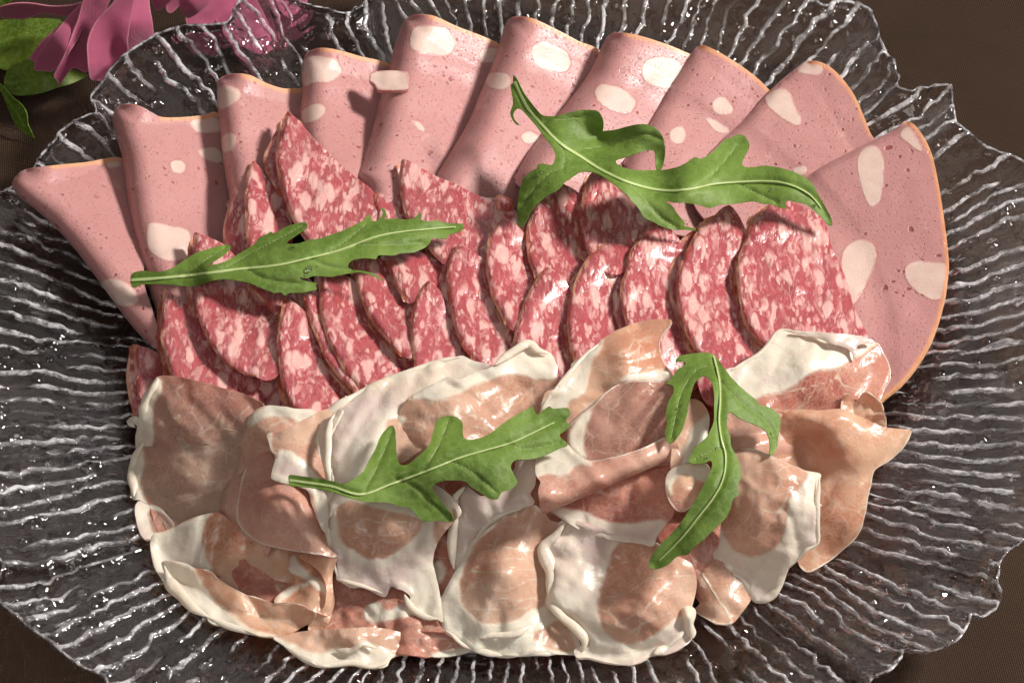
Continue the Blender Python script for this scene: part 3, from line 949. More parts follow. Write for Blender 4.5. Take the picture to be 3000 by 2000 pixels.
# ------------------------------------------------------------------ salami
SAL = [
    dict(f='M', L=[(1020, 448), (985, 520), (965, 640), (963, 800), (970, 950), (978, 1100), (990, 1200)],
         R=[(1200, 1220), (1330, 1050), (1310, 850), (1250, 720), (1180, 640), (1120, 560), (1060, 480)],
         B=[(1000, 452), (955, 475), (900, 590), (850, 740), (810, 880), (790, 980), (800, 1100), (840, 1200)], z=(2.75, 2.85), sl=0.5,
         label='salami slice in shade at left of the tallest salami tip'),
    dict(f='M', L=[(1285, 68), (1240, 180), (1205, 320), (1190, 430), (1215, 560), (1250, 700), (1300, 850), (1350, 950), (1420, 1060), (1480, 1120)],
         R=[(1700, 1180), (1950, 1050), (2010, 860), (1950, 690), (1850, 600), (1700, 480), (1550, 340), (1420, 200), (1390, 150), (1330, 105)],
         B=[(1270, 90), (1230, 165), (1160, 280), (1110, 400), (1115, 520), (1160, 610), (1250, 720)], z=(3.05, 2.95), sl=0.16,
         label='tallest salami slice with broad marbled face behind the left rocket leaf'),
    dict(f='M', L=[(1965, 693), (1958, 760), (1970, 860), (1990, 930), (2050, 1000)], R=[(2260, 1020), (2200, 850), (2110, 765), (2020, 708)],
         B=[(1955, 696), (1890, 800), (1872, 860), (1900, 960)], z=(2.8, 2.8), sl=0.45, label='small salami tip squeezed between two larger back slices'),
    dict(f='O', L=[(195, -15), (180, 120), (190, 220), (210, 320), (240, 420), (300, 520), (380, 630), (480, 740)],
         R=[(620, 820), (850, 790), (1050, 650), (1120, 500), (1090, 380), (1010, 290), (920, 262), (840, 260), (740, 218), (620, 160), (480, 98), (340, 28), (230, -32)],
         B=[(185, 0), (150, 35), (120, 110), (103, 180), (120, 280), (180, 380), (260, 520), (350, 640), (440, 730)], z=(3.0, 2.95), sl=0.17,
         label='broad salami slice with torn curled edge at the tip of the left rocket leaf'),
    dict(f='N', L=[(345, 172), (330, 280), (318, 420), (315, 540), (340, 650), (370, 770), (400, 860), (450, 950), (520, 1020)],
         R=[(800, 1100), (1050, 1110), (1290, 1080), (1280, 960), (1200, 840), (1040, 760), (850, 640), (700, 500), (600, 380), (550, 320), (500, 290), (440, 250), (395, 205)],
         z=(2.65, 2.75), sl=0.22, label='salami slice with pale fat tip above the leftmost prosciutto'),
    dict(f='N', L=[(122, 592), (108, 680), (115, 800), (130, 930), (150, 1030), (190, 1110)], R=[(450, 1020), (420, 860), (370, 740), (330, 688), (240, 638), (170, 608)],
         B=[(112, 600), (95, 625), (70, 720), (55, 850), (75, 1000), (110, 1150), (150, 1180)], z=(1.9, 2.1), sl=0.3, label='leftmost salami slice, small, at the edge of the plate well'),
    dict(f='N', L=[(570, -252), (563, -150), (568, 0), (575, 150), (590, 350), (640, 500), (720, 640), (820, 750), (950, 830), (1040, 848)],
         R=[(1150, 870), (1260, 780), (1280, 600), (1270, 400), (1180, 200), (1050, 80), (930, -30), (820, -150), (700, -212), (620, -242)],
         B=[(545, -200), (520, -100), (508, 50), (518, 200), (560, 360)], z=(2.95, 3.0), sl=0.28, label='broad dark salami slice below the left rocket leaf'),
    dict(f='N', L=[(975, 140), (1060, 235), (1130, 310), (1220, 395)], R=[(1350, 380), (1500, 200), (1400, 60), (1150, 60)], z=(2.85, 2.75), sl=0.3,
         label='salami slice edge hidden under the middle of the left rocket leaf'),
    dict(f='N', L=[(1262, 248), (1235, 360), (1205, 500), (1200, 620), (1215, 760), (1240, 900), (1290, 1030), (1340, 1120)],
         R=[(1600, 1180), (1850, 1120), (1880, 980), (1740, 850), (1610, 700), (1560, 600), (1500, 480), (1430, 360), (1340, 275)], z=(3.05, 3.1), sl=0.42,
         label='salami crescent just below the notched tip of the left rocket leaf'),
    dict(f='N', L=[(1405, 190), (1420, 330), (1480, 480), (1540, 620), (1580, 720), (1660, 830), (1760, 930), (1830, 985)], R=[(1990, 980), (1850, 760), (1700, 600), (1600, 400), (1560, 200), (1480, 160)],
         z=(2.95, 3.1), sl=0.4, label='salami slice showing only thin wavy edge between two crescents'),
    dict(f='N', L=[(1525, 80), (1528, 250), (1540, 400), (1580, 540), (1640, 660), (1720, 790), (1800, 900), (1880, 960)],
         R=[(2050, 980), (2230, 850), (2230, 700), (2100, 600), (1990, 480), (1880, 300), (1830, 150), (1720, 60), (1600, 40)], z=(3.1, 3.15), sl=0.4,
         label='long salami crescent hanging from the left rocket leaf, white fleck in middle'),
    dict(f='N', L=[(1790, -40), (1810, 100), (1850, 250), (1910, 390), (2000, 510), (2090, 620), (2170, 695)], R=[(2280, 670), (2300, 450), (2220, 320), (2160, 200), (2080, 80), (2030, -40), (1900, -90)],
         z=(3.1, 3.15), sl=0.4, label='salami crescent beside the thin hooked lobe of the left rocket leaf'),
    dict(f='O', L=[(75, 690), (90, 780), (130, 880), (170, 970), (230, 1060)], R=[(320, 1050), (500, 900), (540, 800), (430, 720), (300, 660), (180, 660)], B=[(60, 690), (50, 740), (80, 850), (130, 950), (200, 1080)],
         z=(3.1, 3.1), sl=0.35, label='short salami slice under the pointed end of the left rocket leaf'),
    dict(f='O', L=[(390, 898), (340, 970), (300, 1060), (275, 1180), (265, 1300), (270, 1400), (290, 1500), (310, 1580)], R=[(550, 1640), (720, 1550), (690, 1440), (600, 1300), (560, 1180), (530, 1080), (500, 980), (435, 918)],
         B=[(375, 910), (330, 960), (250, 1100), (200, 1250), (193, 1400), (230, 1560)], z=(3.2, 3.25), sl=0.42, label='narrow salami crescent right above the middle prosciutto, lowest tip of its row'),
    dict(f='O', L=[(625, 618), (580, 680), (550, 780), (540, 900), (555, 1030), (580, 1150), (620, 1300), (690, 1430), (780, 1540)],
         R=[(950, 1620), (1060, 1500), (1050, 1260), (960, 1150), (920, 1000), (890, 880), (860, 760), (780, 700), (690, 645)],
         B=[(600, 660), (560, 740), (480, 880), (463, 1000), (510, 1180), (560, 1340), (640, 1480)], z=(3.2, 3.2), sl=0.42, label='long salami crescent in the centre of the plate, below the leaf tip'),
    dict(f='O', L=[(980, 400), (920, 480), (870, 570), (845, 700), (840, 800), (870, 930), (900, 1040), (950, 1140), (1005, 1240)],
         R=[(1100, 1270), (1290, 1000), (1280, 880), (1230, 760), (1200, 600), (1120, 510), (1035, 435)],
         B=[(940, 470), (860, 600), (788, 650), (783, 730), (840, 880), (880, 1030), (960, 1200)], z=(3.15, 3.2), sl=0.42, label='salami crescent with small white tip in the middle row'),
    dict(f='O', L=[(1290, 200), (1220, 320), (1165, 480), (1155, 600), (1170, 730), (1200, 820), (1240, 910)], R=[(1420, 1030), (1560, 950), (1680, 750), (1620, 650), (1580, 500), (1600, 350), (1560, 230), (1440, 150), (1350, 160)],
         B=[(1230, 290), (1170, 370), (1118, 500), (1128, 590), (1165, 700)], z=(3.1, 3.15), sl=0.34, label='salami slice below the folded left lobe of the big rocket leaf'),
    dict(f='O', L=[(1650, 70), (1600, 200), (1575, 320), (1565, 420), (1580, 560), (1620, 680), (1690, 780)], R=[(1850, 850), (2050, 700), (2250, 500), (2150, 400), (2050, 270), (1900, 150), (1760, 60)],
         B=[(1630, 90), (1600, 125), (1540, 250), (1513, 420), (1540, 600), (1580, 730)], z=(3.15, 3.2), sl=0.2, label='dark red salami slice under the lower lobe of the big rocket leaf'),
    dict(f='O', L=[(1310, 793), (1250, 860), (1180, 970), (1120, 1110), (1070, 1250), (1058, 1360), (1070, 1440), (1110, 1540)], R=[(1300, 1660), (1520, 1640), (1560, 1500), (1500, 1300), (1510, 1050), (1470, 930), (1430, 870), (1350, 815)],
         B=[(1280, 850), (1130, 1030), (1050, 1150), (1000, 1290), (993, 1400), (1010, 1510)], z=(3.3, 3.3), sl=0.38, label='salami crescent directly behind the white prosciutto peak'),
    dict(f='O', L=[(1735, 613), (1660, 680), (1580, 790), (1520, 930), (1480, 1080), (1465, 1200), (1475, 1340), (1510, 1470), (1560, 1590)], R=[(1750, 1660), (1960, 1450), (1930, 1250), (1890, 1100), (1880, 900), (1880, 740), (1795, 645)],
         B=[(1690, 670), (1540, 830), (1470, 950), (1448, 1100), (1440, 1250), (1455, 1380), (1500, 1520)], z=(3.3, 3.3), sl=0.40, label='salami crescent at left of the amber prosciutto tip, second fold showing beside it'),
    dict(f='Q', L=[(560, 240), (500, 300), (420, 400), (370, 490), (340, 620), (310, 740), (310, 850), (330, 960), (360, 1060), (400, 1160)],
         R=[(520, 1480), (900, 1500), (850, 1100), (770, 900), (740, 700), (790, 450), (730, 330), (640, 255)],
         B=[(500, 290), (350, 460), (278, 560), (250, 700), (247, 850), (262, 960), (315, 1080)], z=(3.35, 3.35), sl=0.36, label='shiny salami crescent behind the amber prosciutto tip'),
    dict(f='Q', L=[(1120, 108), (1000, 210), (900, 300), (830, 420), (770, 540), (740, 650), (735, 800), (760, 940), (800, 1080), (860, 1190), (910, 1260)],
         R=[(900, 1480), (1000, 1640), (1300, 1560), (1430, 1180), (1340, 1080), (1270, 900), (1240, 650), (1290, 450), (1270, 300), (1200, 175)],
         B=[(1000, 190), (880, 290), (760, 390), (718, 500), (678, 620), (678, 760), (710, 900), (760, 1060), (850, 1210)], z=(3.35, 3.4), sl=0.30, label='tall salami slice second from the right end of its row'),
    dict(f='Q', L=[(1420, 118), (1330, 200), (1280, 330), (1230, 440), (1200, 560), (1195, 650), (1215, 850), (1240, 960), (1290, 1070), (1400, 1190)],
         R=[(1600, 1290), (1900, 1290), (2190, 1140), (2160, 1020), (2090, 880), (2060, 740), (2000, 580), (1930, 430), (1900, 310), (1840, 200), (1750, 138), (1600, 78), (1500, 88)],
         z=(3.4, 3.4), sl=0.15, label='large half round salami slice at the right end of its row'),
]
for i, s in enumerate(SAL):
    Lp = fr(s['f'], s['L'])
    L = cat(Lp, False, 8)
    Rp = fr(s['f'], s['R'])
    out = np.vstack([Lp, Rp])
    zf = shingle_z(L, s['z'][0], s['z'][1], 0.16, 0.22, s['sl'], 2.05, onplate=False)
    if i == 5:
        zf = shingle_z(L, 1.9, 2.1, 0.16, 0.22, 0.3, 1.5, onplate=False)
    h = holder('salami_slice', out.mean(0), 2.0, s['label'], 'salami', 'folded salami slices')
    rolls = []
    sheet('front_fold', M_SAL, out, zf, 0.11, 8, h, rim=L, wave=0.06, wlen=60, rough=1.6, seed=i, rolls=rolls)
    if 'B' in s:
        Bp = fr(s['f'], s['B'])
        back = np.vstack([Bp, Lp[::-1][:max(2, len(Lp) - 1)] + np.array([30.0, 0])])
    else:
        back = np.vstack([Lp + np.array([-9.0, 3.0]), Lp[::-1] + np.array([40.0, 0])])
    bl = cat(Bp if 'B' in s else Lp + np.array([-9.0, 3.0]), False, 8)
    sheet('back_fold', M_SAL, back, lambda q, zf=zf, L=L: zf(q) - 0.30 - 0.25 * np.clip(segdist(q, L)[0] / PXCM, 0, 1), 0.11, 8, h, rim=bl, wave=0.03, wlen=60, rough=2.0, seed=i + 40)
s4 = [o for o in COL.objects if o.name.startswith('salami_slice')][3]
CURL = fr('O', [(915, 275), (925, 248), (950, 238), (990, 245), (1030, 265), (1052, 290), (1056, 340), (1040, 365), (990, 362), (935, 358), (922, 320)])
sheet('torn_curl', M_SAL, CURL, lambda q: tps(np.column_stack([fr('O', [(925, 255), (1000, 250), (1050, 340), (960, 350), (985, 300)]), [3.1, 3.2, 3.0, 2.95, 3.3]]), q), 0.10, 7, s4, rim=cat(CURL, True, 8), seed=71)
# ------------------------------------------------------------------ cured ham
def ham(parent, name, mat, f, out, zc, fat=None, meat=None, rim=None, th=0.04, wave=0.05, wlen=70, rough=2.0, rolls=(), seed=0, sp=9, fold=0.14, vl=None, ruf=()):
    zz = np.column_stack([fr(f, [p[:2] for p in zc]), [p[2] for p in zc]])
    R = [(cat(fr(f, l), False, 8), r) for l, r in rolls]
    if rim is True:
        rimp = cat(fr(f, out + out[:1]), False, 10)
    else:
        rimp = cat(fr(f, rim), False, 8) if rim else None
    zfn = lambda q: np.maximum(tps(zz, q), plate_z(q, np.full(len(q), 0.20)))
    o = sheet(name, mat, fr(f, out), zfn, th, sp, parent, fat=[cat(fr(f, p), True, 8) for p in fat] if fat else None,
                 meat=[cat(fr(f, p), True, 8) for p in meat] if meat else None, rim=rimp, wave=wave, wlen=wlen, rough=rough, rolls=R, seed=seed, bead=0.03, fold=fold, veins=[cat(fr(f, v), False, 8) for v in vl] if vl else None)
    for k, (line, rad) in enumerate(ruf):
        lp = cat(fr(f, line), False, 14)
        tube('fat_ruffle', mat, P(lp, zfn(lp) + 0.01), rad, parent, seed + k)
    return o


def slice_(f, pt, z, label):
    return holder('prosciutto_slice', fr(f, [pt])[0], z, label, 'prosciutto', 'loosely folded prosciutto slices')


UP = lambda pts, d: [(x, y, z + d) for x, y, z in pts]
# slices lying flat at the bottom of the pile
for k, (pts, lab) in enumerate([([(330, 900), (560, 930), (720, 1050), (760, 1250), (700, 1400), (560, 1400), (420, 1300), (340, 1150)], 'flat prosciutto slice at the bottom of the pile at left'),
                                ([(700, 1000), (1000, 930), (1250, 1000), (1290, 1250), (1220, 1430), (1000, 1450), (800, 1400), (720, 1220)], 'flat prosciutto slice at the bottom of the pile in the middle'),
                                ([(1220, 1000), (1500, 900), (1900, 930), (1960, 1060), (1850, 1230), (1640, 1340), (1450, 1420), (1280, 1300)], 'flat prosciutto slice at the bottom of the pile at right')]):
    h = slice_('Z', pts[0], 1.0, lab)
    ham(h, 'sheet', M_HAMR, 'Z', pts, [(x, y, 1.15 + 0.12 * ((i * 7) % 3)) for i, (x, y) in enumerate(pts)], seed=60 + k, sp=14)
Z0 = 0.9   # heights below are above the table; the plate's well is at 0.9

h = slice_('J', (400, 400), 1.0, 'sheer folded prosciutto at the left edge with white fat border')
ham(h, 'upper_layer', M_HAMG, 'J', [(265, 90), (330, 84), (420, 100), (520, 125), (620, 150), (700, 175), (750, 205), (778, 225), (760, 280), (720, 340), (690, 420), (640, 460), (560, 460), (420, 450), (250, 430), (190, 430), (165, 440), (160, 380), (170, 322), (130, 312), (128, 295), (145, 287), (175, 290), (180, 240), (195, 180), (230, 130)],
    [(265, 90, 3.2), (500, 120, 3.5), (778, 225, 3.55), (160, 440, 1.45), (250, 400, 2.1), (450, 440, 2.45), (690, 440, 2.7), (180, 250, 2.6), (400, 250, 3.1)],
    fat=[[(265, 86), (292, 130), (285, 170), (262, 190), (250, 260), (245, 400), (230, 450), (150, 450), (120, 290), (180, 200), (230, 130)]], vl=[[(320, 220), (330, 260), (390, 270), (430, 260), (440, 230)], [(350, 290), (385, 268)], [(620, 250), (640, 300), (600, 330)], [(640, 300), (690, 250), (725, 220)], [(430, 240), (460, 300), (480, 340)]], ruf=[([(272, 95), (245, 150), (205, 230), (185, 300)], 0.16), ([(185, 300), (150, 292), (132, 305), (160, 330)], 0.11)], seed=1)
ham(h, 'lower_layer', M_HAMT, 'J', [(215, 400), (250, 385), (330, 370), (450, 345), (560, 335), (640, 345), (690, 370), (690, 440), (670, 520), (650, 620), (620, 720), (600, 790), (480, 830), (380, 850), (320, 850), (300, 800), (250, 720), (210, 702), (185, 685), (140, 680), (135, 640), (140, 580), (135, 520), (160, 470), (180, 430)],
    [(250, 385, 2.15), (450, 345, 2.75), (660, 345, 3.0), (140, 580, 1.25), (190, 690, 1.15), (350, 850, 1.15), (480, 820, 1.5), (640, 640, 2.2), (400, 560, 2.1), (135, 520, 1.25)],
    fat=[[(215, 396), (200, 430), (205, 480), (190, 560), (185, 600), (200, 680), (210, 704), (140, 695), (125, 600), (130, 520), (180, 425)]], rolls=[([(215, 400), (180, 430), (135, 520), (140, 580), (140, 680)], 0.25)], vl=[[(400, 520), (420, 560), (480, 560), (500, 600), (480, 650)], [(270, 410), (400, 380), (480, 360)], [(350, 700), (420, 680), (480, 660)], [(500, 600), (560, 590)], [(380, 600), (420, 560)]], rim=[(250, 385), (330, 370), (450, 345), (560, 335), (640, 345)], ruf=[([(205, 405), (165, 470), (145, 560), (155, 670)], 0.17)], seed=2)
ham(h, 'curled_corner', M_HAMG, 'J', [(165, 700), (185, 688), (230, 700), (280, 720), (320, 760), (350, 805), (330, 850), (290, 865), (240, 875), (215, 880), (190, 850), (172, 800), (160, 750)],
    [(165, 700, 1.2), (280, 720, 1.35), (350, 805, 1.4), (215, 880, 1.05), (230, 790, 1.15)], meat=[[(222, 742), (280, 745), (320, 790), (325, 830), (265, 840), (235, 800)]], seed=3)

h = slice_('J', (600, 1100), 1.0, 'cupped prosciutto slice at bottom left with thick cream fat rim')
ham(h, 'back_wall', M_HAMO, 'J', [(240, 850), (300, 835), (370, 800), (440, 765), (510, 748), (575, 752), (640, 800), (740, 860), (860, 900), (960, 920), (990, 1000), (960, 1120), (900, 1220), (760, 1220), (640, 1170), (540, 1100), (450, 1060), (340, 1030), (300, 1080), (250, 1010), (235, 930)],
    [(370, 800, 1.9), (510, 748, 2.3), (650, 950, 1.35), (860, 1120, 1.2), (235, 930, 1.35), (440, 900, 1.75), (860, 900, 1.7), (540, 1080, 1.25), (300, 1070, 1.15)],
    fat=[[(225, 840), (300, 830), (520, 735), (492, 800), (485, 870), (500, 960), (535, 1030), (440, 1080), (290, 1090), (225, 930)]], seed=4)
ham(h, 'front_lip', M_HAMO, 'J', [(285, 990), (330, 978), (400, 990), (450, 1015), (520, 1030), (560, 1060), (620, 1100), (700, 1140), (780, 1165), (860, 1185), (960, 1190), (1030, 1230), (1010, 1270), (960, 1300), (900, 1330), (830, 1345), (760, 1342), (680, 1312), (600, 1288), (550, 1285), (512, 1265), (505, 1232), (450, 1205), (400, 1160), (375, 1115), (350, 1118), (325, 1080), (300, 1040)],
    [(330, 978, 1.95), (450, 1015, 1.9), (560, 1060, 1.75), (780, 1165, 1.65), (960, 1190, 1.8), (512, 1265, 1.05), (680, 1312, 1.05), (900, 1330, 1.1), (400, 1160, 1.15), (640, 1200, 1.55)],
    fat=[[(280, 985), (330, 970), (420, 990), (470, 1050), (500, 1110), (560, 1180), (640, 1250), (740, 1305), (860, 1340), (840, 1360), (700, 1340), (512, 1280), (360, 1140), (280, 1010)]],
    rim=[(480, 1010), (560, 1060), (620, 1100), (700, 1140), (780, 1165), (860, 1185), (960, 1190)], th=0.055, ruf=[([(295, 1000), (330, 1085), (385, 1150), (450, 1215), (512, 1250)], 0.20), ([(512, 1250), (600, 1290), (700, 1320), (830, 1345)], 0.10)], seed=5)

h = slice_('J', (850, 800), 1.0, 'tall pinkish prosciutto rolled into a cone at left of the lower rocket stem')
ham(h, 'rolled_side', M_HAMP, 'J', [(720, 480), (690, 505), (650, 550), (600, 600), (575, 660), (568, 720), (590, 780), (640, 825), (700, 872), (760, 905), (790, 962), (803, 940), (820, 900), (840, 800), (800, 650), (760, 520)],
    [(690, 505, 2.8), (600, 600, 2.5), (575, 720, 2.3), (640, 825, 2.1), (790, 960, 1.8), (800, 650, 3.0), (740, 780, 2.6)], rolls=[([(720, 480), (650, 550), (600, 600), (575, 660), (568, 720), (590, 780), (640, 825)], 0.45)], seed=6)
ham(h, 'inner_fold', M_HAMO, 'J', [(905, 930), (1000, 960), (1090, 1040), (1120, 1180), (1090, 1240), (1000, 1215), (900, 1185), (835, 1175), (870, 1125), (930, 1080), (905, 1030), (895, 1015), (905, 985)],
    [(905, 930, 1.75), (1000, 960, 1.8), (1110, 1180, 1.6), (835, 1175, 1.75), (930, 1080, 1.6), (1000, 1200, 1.7), (1010, 1090, 1.9)],
    fat=[[(925, 945), (955, 985), (1010, 1035), (1075, 1095), (1105, 1160), (1040, 1115), (960, 1060), (890, 1025), (905, 985)], [(832, 1178), (870, 1125), (940, 1088), (1010, 1082), (950, 1115), (880, 1165)]], wave=0.08, wlen=50, seed=7)
ham(h, 'hanging_side', M_HAMO, 'J', [(1000, 930), (1090, 930), (1135, 958), (1133, 975), (1112, 1040), (1112, 1150), (1108, 1240), (1080, 1290), (1010, 1320), (1000, 1290), (1042, 1235), (1075, 1200), (1085, 1120), (1060, 1050), (1010, 1000), (950, 960)],
    [(1000, 930, 2.2), (1133, 970, 2.5), (1112, 1100, 2.1), (1108, 1240, 1.5), (1010, 1315, 1.2), (1075, 1200, 1.75), (1040, 1010, 2.15)], rolls=[([(1135, 958), (1112, 1040), (1112, 1150), (1108, 1240)], 0.25)], seed=8)
ham(h, 'front_flap', M_HAMP, 'J', [(800, 450), (835, 500), (880, 590), (970, 620), (1010, 700), (1050, 800), (1085, 900), (1130, 955), (1050, 945), (930, 928), (850, 915), (770, 895), (700, 850), (665, 810), (650, 760), (655, 680), (665, 610), (690, 535), (740, 480)],
    [(800, 450, 3.3), (690, 535, 3.0), (655, 720, 2.7), (850, 700, 3.75), (970, 620, 3.6), (1050, 800, 3.3), (1130, 955, 2.75), (900, 920, 2.7), (700, 850, 2.35)],
    rim=[(690, 535), (665, 610), (655, 680), (650, 760), (665, 810), (700, 850), (770, 895), (850, 915), (930, 928), (1050, 945), (1130, 955)], rolls=[([(970, 620), (1010, 700), (1050, 800), (1085, 900), (1130, 955)], 0.3)], seed=9)

h = slice_('J', (760, 400), 2.0, 'prosciutto bundle with white fat hump above the rolled cone')
ham(h, 'back_hump', M_HAM, 'J', [(690, 300), (720, 270), (760, 240), (810, 226), (880, 232), (930, 245), (1025, 250), (1040, 300), (1000, 380), (900, 480), (830, 540), (760, 600), (700, 640), (620, 660), (615, 610), (625, 560), (640, 470), (650, 380)],
    [(690, 300, 3.3), (810, 226, 3.7), (1025, 250, 3.7), (640, 470, 2.75), (620, 640, 2.3), (800, 500, 3.0), (900, 330, 3.65), (760, 360, 3.5)],
    fat=[[(685, 305), (760, 236), (830, 222), (1040, 246), (960, 320), (925, 292), (850, 282), (780, 292), (720, 325)]], rolls=[([(690, 300), (650, 380), (640, 470), (625, 560)], 0.3)], seed=10)
ham(h, 'front_fold', M_HAM, 'J', [(800, 365), (870, 345), (940, 310), (1000, 280), (1050, 255), (1100, 240), (1140, 240), (1110, 300), (1080, 400), (1070, 500), (1080, 600), (1095, 720), (1090, 840), (1060, 830), (1020, 720), (990, 640), (900, 612), (850, 596), (815, 580), (818, 550), (832, 480), (812, 440), (805, 400)],
    [(800, 365, 3.75), (940, 310, 3.95), (1120, 240, 4.0), (1080, 400, 3.75), (820, 580, 3.75), (1060, 560, 3.7), (1085, 820, 3.1), (930, 470, 4.0)],
    fat=[[(805, 430), (830, 478), (850, 440), (900, 440), (950, 470), (1000, 520), (1035, 560), (1100, 640), (1100, 850), (1050, 840), (1000, 650), (900, 615), (805, 590)], [(795, 360), (815, 362), (812, 400), (835, 470), (800, 440)]], seed=11)

h = slice_('Z', (950, 950), 2.0, 'wide prosciutto sheet with white peaked top edge behind the lower rocket leaf')
ham(h, 'back_sheet', M_HAM, 'Z', [(734, 980), (741, 961), (758, 951), (771, 932), (791, 913), (829, 894), (862, 875), (900, 859), (941, 848), (976, 840), (1006, 825), (1033, 823), (1061, 815), (1091, 828), (1133, 841), (1160, 870), (1120, 930), (1000, 1010), (900, 1080), (850, 1130), (780, 1160), (752, 1190), (742, 1120), (735, 1080), (728, 1050), (726, 1010)],
    [(734, 980, 3.75), (829, 894, 4.0), (1061, 815, 4.2), (1150, 850, 4.2), (900, 1060, 3.75), (745, 1120, 3.35), (780, 1000, 4.0), (752, 1190, 2.9)],
    fat=[[(720, 950), (1180, 780), (1180, 900), (1000, 960), (900, 960), (880, 1000), (870, 1060), (800, 1200), (720, 1200)]], rolls=[([(829, 894), (771, 932), (741, 961), (730, 1000), (728, 1050), (735, 1080), (742, 1120)], 0.22)], wave=0.06, ruf=[([(862, 880), (829, 898), (771, 936), (742, 965), (735, 1010), (735, 1060)], 0.15), ([(1060, 818), (1000, 832), (941, 852), (880, 872)], 0.09)], seed=12)
ham(h, 'edge_ruffle', M_HAM, 'J', [(1050, 335), (1068, 300), (1110, 280), (1150, 240), (1165, 250), (1140, 300), (1110, 350), (1100, 420), (1095, 500), (1110, 570), (1110, 650), (1095, 700), (1085, 640), (1078, 560), (1060, 480), (1050, 400)],
    [(1050, 335, 4.0), (1150, 240, 4.25), (1080, 400, 4.2), (1085, 560, 3.95), (1100, 680, 3.5)], fat=[[(1000, 200), (1200, 200), (1200, 800), (1000, 800)]], th=0.08, rolls=[([(1050, 335), (1050, 400), (1060, 480), (1078, 560), (1085, 640)], 0.2)], ruf=[([(1150, 245), (1105, 300), (1090, 420), (1095, 560), (1108, 660)], 0.11)], seed=13)
ham(h, 'front_sheet', M_HAM, 'K', [(-60, 500), (-20, 440), (0, 415), (60, 380), (120, 345), (180, 320), (230, 330), (300, 300), (390, 262), (450, 215), (500, 172), (540, 158), (580, 178), (605, 202), (640, 203), (666, 235), (680, 290), (672, 360), (650, 430), (640, 520), (560, 620), (420, 680), (300, 720), (150, 800), (-60, 830), (-160, 760), (-160, 640), (-110, 560)],
    [(0, 415, 4.25), (180, 320, 4.4), (390, 262, 4.4), (540, 158, 4.45), (680, 290, 4.1), (620, 520, 3.6), (300, 480, 4.15), (500, 420, 3.75), (300, 680, 3.7), (0, 760, 3.2), (-150, 740, 3.0), (240, 420, 4.4), (430, 330, 4.25), (60, 500, 4.3), (560, 300, 4.2)],
    fat=[[(-10, 425), (60, 372), (180, 312), (390, 252), (540, 150), (645, 195), (690, 290), (672, 335), (575, 332), (540, 312), (440, 312), (380, 335), (300, 352), (240, 392), (130, 432), (60, 417)], [(-170, 560), (-60, 500), (-20, 520), (-80, 640), (-60, 760), (-150, 840), (-180, 800)]],
    rolls=[([(390, 262), (450, 215), (500, 172), (540, 158), (580, 178), (605, 202)], 0.25)], wave=0.06, vl=[[(130, 440), (200, 420), (280, 450), (300, 500), (310, 560)], [(430, 370), (420, 420), (440, 470)], [(400, 410), (460, 420), (520, 400)], [(570, 340), (560, 400), (580, 450)], [(100, 500), (200, 480), (300, 500), (360, 520)], [(-20, 520), (60, 540), (110, 600)]], ruf=[([(390, 266), (450, 220), (540, 166), (590, 195), (640, 210)], 0.16)], seed=14)

h = slice_('K', (950, 200), 3.0, 'amber prosciutto flap with pointed tip standing against the salami')
ham(h, 'flap', M_HAMO, 'K', [(605, 450), (625, 390), (680, 365), (740, 290), (745, 260), (800, 220), (880, 150), (960, 100), (1050, 70), (1130, 58), (1200, 60), (1190, 92), (1152, 140), (1150, 200), (1170, 250), (1200, 295), (1220, 340), (1220, 400), (1100, 440), (1000, 470), (880, 520), (800, 570), (720, 620), (640, 600), (600, 560)],
    [(605, 450, 4.2), (740, 290, 4.45), (880, 150, 4.55), (1050, 70, 4.5), (1200, 60, 4.75), (1150, 200, 4.6), (1220, 370, 4.2), (930, 400, 4.25), (700, 580, 3.75), (980, 220, 4.85)],
    fat=[[(600, 445), (735, 285), (740, 255), (800, 212), (885, 142), (880, 190), (840, 250), (820, 330), (800, 390), (730, 440), (720, 480), (610, 480)], [(1020, 305), (1100, 290), (1205, 298), (1230, 345), (1080, 342), (960, 352), (900, 405), (830, 462), (740, 525), (720, 570), (695, 545), (800, 465), (880, 398), (940, 340)]], rim=[(1200, 295), (1170, 250), (1150, 200), (1152, 140), (1190, 92), (1200, 60)], vl=[[(930, 215), (1000, 195), (1030, 140), (1000, 100)], [(960, 230), (1040, 200), (1065, 150), (1120, 130)], [(1060, 170), (1050, 225), (1095, 240)], [(860, 280), (920, 300), (980, 270)]], ruf=[([(612, 455), (660, 385), (740, 295), (800, 225), (870, 165)], 0.11)], seed=15)
h = slice_('K', (900, 800), 2.5, 'prosciutto rolled lengthwise in front of the sheer round layer, between the lower leaves')
ham(h, 'round_layer', M_HAMG, 'K', [(725, 600), (740, 540), (790, 490), (850, 440), (900, 390), (960, 352), (1050, 337), (1150, 342), (1215, 355), (1230, 420), (1225, 500), (1220, 590), (1220, 700), (1100, 740), (900, 760), (820, 740), (760, 680), (730, 645)],
    [(725, 600, 4.0), (900, 400, 4.5), (1100, 345, 4.6), (1220, 420, 4.5), (1000, 560, 4.3), (820, 720, 3.85), (1210, 690, 3.9)],
    fat=[[(720, 600), (790, 485), (905, 383), (850, 460), (812, 540), (797, 620), (812, 700), (735, 660)]], rim=[(740, 540), (790, 490), (850, 440), (900, 390), (960, 352), (1050, 337), (1150, 342)], seed=16)
